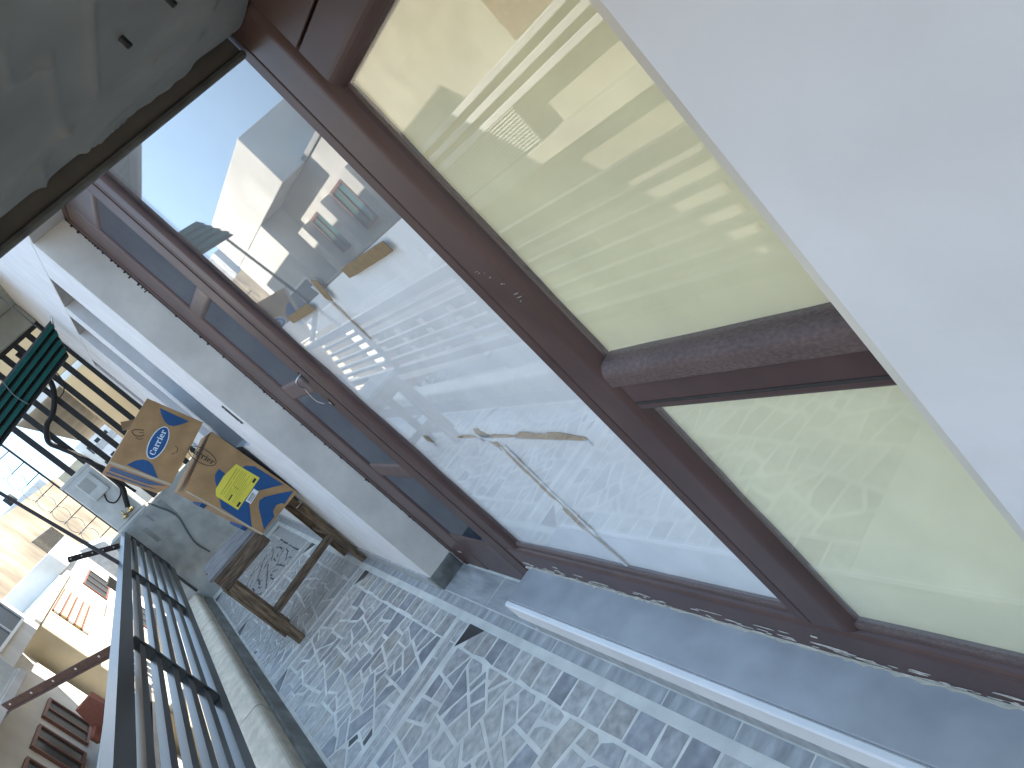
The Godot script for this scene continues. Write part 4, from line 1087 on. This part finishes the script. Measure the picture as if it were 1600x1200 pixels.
func build_outside() -> void:
	var G := -6.5
	struct("ground", box(Vector3(-500, G - 1.0, -700), Vector3(500, G - 0.01, 60)), K["terrain"])
	struct("road", box(Vector3(-4.6, G - 0.008, -160), Vector3(-0.9, G, 40)), K["road"])
	# our own house below the balcony
	var o := thing("lower_house_wall", "plain lower storey wall of our house under the balcony", "wall", Vector3(0.5, G, -3.5))
	put("wall", box(Vector3(OX, G, -8.75), Vector3(6.0, -0.26, 2.4)), K["h_offwhite"], o)
	put("balcony_slab", box(Vector3(-0.98, -0.42, -9.0), Vector3(OX - 0.002, -0.2505, 2.4)), K["h_offwhite"], o)
	# house opposite the window: plain ochre wall with pale bands
	var a := thing("banded_house", "plain ochre plastered house across the lane with three pale bands and a slatted terrace", "house", Vector3(-8, G, -8))
	put("wall", box(Vector3(-11, G, -11.6), Vector3(-5.35, 3.5, 4.0), 0.02), K["h_ochre"], a)
	for k in 3:
		put("band", box(Vector3(-5.40, 1.66 - 0.20 * k, -11.8), Vector3(-4.98, 1.76 - 0.20 * k, -4.5), 0.01), K["h_offwhite"], a)
	put("terrace_slab", box(Vector3(-5.40, 0.42, -11.6), Vector3(-4.95, 0.66, -3.0), 0.01), K["h_ochre"], a)
	put("lower_shade_skin", box(Vector3(-5.36, G, -11.58), Vector3(-5.335, 0.419, 3.98)), K["h_painted_shade"], a)  # dark skin painted in place of shade, to dim its mirror image
	for k in 13:
		put("terrace_slat", box(Vector3(-5.03, 0.70 + 0.045 * k, -11.5), Vector3(-5.0, 0.72 + 0.045 * k, -8.3)), K["h_white"], a)
	for z in [-11.4, -10.4, -9.3, -8.4]:
		put("terrace_post", box(Vector3(-5.06, 0.66, z - 0.03), Vector3(-5.031, 1.30, z + 0.03)), K["h_grey"], a)
	put("brick_patch", box(Vector3(-5.36, 1.80, -7.8), Vector3(-5.33, 3.3, 1.0)), K["h_brick"], a)
	facade_window(a, -5.32, -2.6, -0.9, -10.2, -8.4, "frame_red", "h_glass")
	facade_window(a, -5.32, -2.6, -0.9, -6.6, -4.8, "frame_red", "h_glass")
	# white house with a block that overhangs its lower storeys
	var b := thing("overhang_house", "white house across the lane whose top block overhangs red framed windows", "house", Vector3(-8, G, -19))
	put("upper_block", box(Vector3(-11, 3.40, -24.3), Vector3(-5.0, 4.67, -16.2), 0.02), K["h_white"], b)
	put("wall", box(Vector3(-11, G, -24.3), Vector3(-5.75, 3.399, -13.4), 0.02), K["h_white"], b)
	put("side_roof", box(Vector3(-11, 3.40, -16.19), Vector3(-5.70, 3.52, -13.4), 0.01), K["h_grey"], b)
	for z in [-14.6, -16.9, -19.0]:
		put("pier", box(Vector3(-5.76, -0.2, z - 0.28), Vector3(-5.45, 2.62, z + 0.28), 0.01), K["h_white"], b)
	for e in [[-16.4, -15.0], [-18.6, -17.3]]:
		facade_window(b, -5.73, 1.45, 2.60, e[0], e[1], "frame_red", "h_glass_green", 2)
	put("balcony_slab", box(Vector3(-5.76, 0.02, -19.58), Vector3(-4.90, 0.22, -13.4), 0.01), K["h_offwhite"], b)
	put("corner_block", box(Vector3(-5.76, 0.30, -24.28), Vector3(-5.0, 3.395, -19.6), 0.01), K["h_white"], b)
	bars_x(b, "balcony_railing", -4.95, 0.23, 1.25, -19.5, -13.5, 0.12, "h_white")
	facade_window(b, -4.99, 0.72, 1.75, -23.7, -20.0, "frame_white", "h_glass", 1)
	put("porch_beam", box(Vector3(-4.72, -2.05, -22.0), Vector3(-4.55, -1.80, -14.0), 0.01), K["h_offwhite"], b)
	put("parapet", box(Vector3(-4.72, -3.4, -22.0), Vector3(-4.55, -2.5, -14.0), 0.01), K["h_offwhite"], b)
	for k in 4:
		facade_window(b, -5.73, -2.2, -0.95, -22.0 + 2.0 * k, -20.6 + 2.0 * k, "frame_red", "h_glass", 1)
	put("porch_floor", box(Vector3(-5.76, -3.0, -24.3), Vector3(-4.55, -2.88, -13.4), 0.01), K["h_grey"], b)
	# things on the porch
	var c := thing("armchair", "terracotta covered armchair on the porch of the white overhang house", "armchair", Vector3(-4.95, -2.88, -20.0))
	put("seat", box(Vector3(-5.35, -2.5, -20.5), Vector3(-4.75, -2.2, -19.6), 0.06), K["terracotta"], c)
	put("backrest", hexa([Vector3(-5.35, -2.2, -20.6), Vector3(-4.75, -2.2, -20.6), Vector3(-4.8, -1.45, -20.75), Vector3(-5.3, -1.45, -20.75), Vector3(-5.35, -2.2, -20.3), Vector3(-4.75, -2.2, -20.3), Vector3(-4.85, -1.45, -20.5), Vector3(-5.25, -1.45, -20.5)]), K["terracotta"], c)
	for s in [-5.34, -4.88]:
		put("armrest", box(Vector3(s, -2.2, -20.3), Vector3(s + 0.13, -1.95, -19.6), 0.04), K["terracotta"], c)
	for x in [-5.3, -4.82]:
		for z in [-20.45, -19.7]:
			put("leg", box(Vector3(x - 0.03, -2.88, z - 0.03), Vector3(x + 0.03, -2.5, z + 0.03)), K["iron_black"], c)
	var pl := thing("potted_plant", "small leafy green plant in a dark pot near the terracotta armchair", "plant", Vector3(-4.9, -2.88, -18.6))
	put("pot", tube([Vector3(-4.9, -2.88, -18.6), Vector3(-4.9, -2.55, -18.6)], 0.16, 12), K["h_brick"], pl)
	var lf := st_new()
	for k in 60:
		var dir := Vector3(rng.randfn(0, 1), absf(rng.randfn(0.6, 0.6)), rng.randfn(0, 1)).normalized()
		var p := Vector3(-4.9, -2.5, -18.6) + dir * rng.randf_range(0.08, 0.38)
		var sd := dir.cross(Vector3.UP).normalized() * 0.045
		quad(lf, p - dir * 0.09, p + sd, p + dir * 0.12, p - sd, Vector3.UP)
	put("leaves", fin(lf), K["leaf"], pl)
	# cream house beyond, with shutters and a railed terrace
	var e := thing("cream_house", "sunlit cream house down the lane with striped shutters and railed balconies", "house", Vector3(-8, G, -29))
	put("wall", box(Vector3(-11, G, -34.0), Vector3(-5.05, 0.30, -24.6), 0.02), K["h_cream"], e)
	put("roof_edge", box(Vector3(-11, 0.301, -34.1), Vector3(-4.95, 0.50, -24.5), 0.02), K["h_white"], e)
	for k in 5:
		put("shutter", box(Vector3(-5.05, -1.05 + 0.26 * k, -30.9), Vector3(-4.97, -0.87 + 0.26 * k, -26.9), 0.01), K["frame_white"] if k % 2 == 0 else K["h_beige"], e)
	for k in 5:
		put("shutter_rail", box(Vector3(-5.05, -0.87 + 0.26 * k, -30.9), Vector3(-4.99, -0.82 + 0.26 * k, -26.9)), K["frame_red"], e)
	facade_window(e, -5.03, -3.6, -2.1, -28.6, -25.4, "frame_white", "h_glass", 3)
	put("string_course", box(Vector3(-5.06, -1.62, -34.0), Vector3(-4.93, -1.50, -24.6), 0.01), K["h_white"], e)
	put("balcony_slab", box(Vector3(-5.06, -2.0, -33.9), Vector3(-4.2, -1.85, -31.4), 0.01), K["h_white"], e)
	bars_x(e, "balcony_railing", -4.24, -1.84, -0.8, -33.8, -31.5, 0.16, "iron_black")
	put("lower_balcony_slab", box(Vector3(-5.06, -4.2, -34.0), Vector3(-4.2, -4.0, -24.7), 0.01), K["h_white"], e)
	bars_x(e, "balcony_railing", -4.24, -3.99, -2.95, -33.9, -24.8, 0.22, "iron_black")
	# white terrace block behind
	var f := thing("terrace_house", "white house behind the cream house with a railed roof terrace", "house", Vector3(-8, G, -40))
	put("wall", box(Vector3(-12, G, -44.0), Vector3(-5.4, 0.55, -34.6), 0.02), K["h_white"], f)
	put("terrace_wall", box(Vector3(-7.5, 0.551, -42.5), Vector3(-5.0, 1.45, -35.2), 0.02), K["h_white"], f)
	bars_x(f, "terrace_railing", -5.05, 1.451, 2.2, -42.4, -35.3, 0.25, "iron_black")
	facade_window(f, -5.38, -1.6, -0.4, -40.5, -36.5, "frame_red", "h_glass", 2)
	facade_window(f, -5.38, -4.2, -2.8, -40.5, -36.5, "frame_red", "h_glass", 2)
	# tall rough gable
	var h := thing("rough_gable_house", "tall house with a bare brown plaster gable wall down the lane", "house", Vector3(-9, G, -52))
	put("wall", hexa([Vector3(-22, G, -40), Vector3(-5.4, G, -72), Vector3(-12, G, -80), Vector3(-30, G, -50), Vector3(-22, 6.4, -40), Vector3(-5.4, 5.2, -72), Vector3(-12, 5.2, -80), Vector3(-30, 6.4, -50)]), K["h_plaster"], h)
	put("stair_hood", hexa([Vector3(-7.2, G, -46.45), Vector3(-4.6, G, -46.45), Vector3(-4.6, G, -50), Vector3(-7.2, G, -50), Vector3(-7.2, 1.2, -46.45), Vector3(-4.6, -0.2, -46.45), Vector3(-4.6, -0.2, -50), Vector3(-7.2, 1.2, -50)]), K["h_grey"], h)
	put("roof_room", hexa([Vector3(-13, 5.8, -58), Vector3(-9.5, 5.6, -65), Vector3(-13, 5.6, -68), Vector3(-17, 5.8, -61), Vector3(-13, 8.0, -58), Vector3(-9.5, 8.0, -65), Vector3(-13, 8.0, -68), Vector3(-17, 8.0, -61)]), K["h_offwhite"], h)
	# beige neighbour on our side, beyond the grille
	var n := thing("beige_neighbour_house", "beige house beyond the grille with a projecting upper storey", "house", Vector3(3, G, -15))
	put("wall", box(Vector3(0.05, G, -26.0), Vector3(7, 2.95, -12.0), 0.02), K["h_beige"], n)
	put("upper_storey", box(Vector3(-0.60, 3.05, -26.0), Vector3(7, 6.0, -12.2), 0.02), K["h_beige"], n)
	put("slab_edge", box(Vector3(-0.70, 2.951, -26.1), Vector3(7, 3.049, -12.1), 0.01), K["h_white"], n)
	facade_window_z(n, -11.99, 1.3, 2.5, 0.5, 1.3, "frame_white", "h_glass")
	# far town
	var far := [[-30, -120, 9, 8.0, "h_offwhite"], [-19, -128, 8, 9.5, "h_white"], [-10.5, -116, 6, 7.2, "h_cream"], [-4.6, -118, 5, 8.6, "h_white"], [-3.0, -104, 4.5, 5.4, "h_offwhite"], [1.5, -122, 5, 9.0, "h_white"], [-14, -96, 5.5, 4.0, "h_cream"], [-8.2, -90, 4.5, 3.4, "h_white"], [6.5, -126, 6, 8.5, "h_cream"], [-40, -118, 10, 7.0, "h_white"]]
	var looks := ["broad pale far house with a low roof room", "tall white far house with a black roof tank", "cream far house with a plain flat roof", "tall slim white far house with a white roof tank", "low pale far house with a roof parapet in front of the tall white ones", "white far house with two roof rooms", "low cream far house with a black roof tank", "lowest white far house with a plain flat roof", "cream far house with a tall stair tower on its roof", "very broad white far house with a roof parapet"]
	var tops := ["room", "tank", "", "tank_white", "parapet", "rooms", "tank", "", "tower", "parapet"]
	for i in far.size():
		var q: Array = far[i]
		var t := thing("far_house", looks[i], "house", Vector3(q[0], G, q[1]), "far houses of the town")
		put("wall", box(Vector3(q[0], G, q[1] - 7.0), Vector3(q[0] + q[2], q[3], q[1]), 0.03), K[q[4]], t)
		var c0 := Vector3(q[0] + q[2] * 0.4, q[3], q[1] - 2.0)
		match tops[i]:
			"room": put("roof_room", box(c0 + Vector3(-2, 0.001, -3), c0 + Vector3(1, 1.6, 0), 0.03), K[q[4]], t)
			"rooms":
				put("roof_room", box(c0 + Vector3(-1.6, 0.001, -3), c0 + Vector3(0, 2.2, 0), 0.03), K[q[4]], t)
				put("roof_room", box(c0 + Vector3(0.8, 0.001, -3), c0 + Vector3(2.0, 1.6, 0), 0.03), K[q[4]], t)
			"tower": put("stair_tower", box(c0 + Vector3(-1, 0.001, -3), c0 + Vector3(1, 3.2, 0), 0.03), K[q[4]], t)
			"tank", "tank_white": put("roof_tank", tube([c0, c0 + Vector3(0, 1.5, 0)], 0.7, 12), K["pipe"] if tops[i] == "tank" else K["frame_white"], t)
			"parapet": put("roof_parapet", box(Vector3(q[0] - 0.1, q[3] + 0.001, q[1] - 0.3), Vector3(q[0] + q[2] + 0.1, q[3] + 0.9, q[1] + 0.08), 0.02), K["h_grey"], t)
		for fl in 3:
			for w in 3:
				var wx: float = q[0] + q[2] * (0.18 + 0.27 * w); var wy: float = q[3] - 2.4 - 3.0 * fl
				put("window", box(Vector3(wx, wy, q[1] - 0.05), Vector3(wx + q[2] * 0.14, wy + 1.3, q[1] + 0.04)), K["h_glass"], t)

func facade_window_z(h: Node3D, fz: float, y0: float, y1: float, x0: float, x1: float, frame: String, glass: String) -> void:
	var st := st_new()
	var b := 0.07
	add_box(st, Vector3(x0, y0, fz - 0.05), Vector3(x1, y0 + b, fz + 0.05)); add_box(st, Vector3(x0, y1 - b, fz - 0.05), Vector3(x1, y1, fz + 0.05))
	add_box(st, Vector3(x0, y0 + b, fz - 0.05), Vector3(x0 + b, y1 - b, fz + 0.05)); add_box(st, Vector3(x1 - b, y0 + b, fz - 0.05), Vector3(x1, y1 - b, fz + 0.05))
	var w := put("window", fin(st), K[frame], h)
	put("pane", box(Vector3(x0 + b, y0 + b, fz - 0.04), Vector3(x1 - b, y1 - b, fz + 0.012)), K[glass], w)
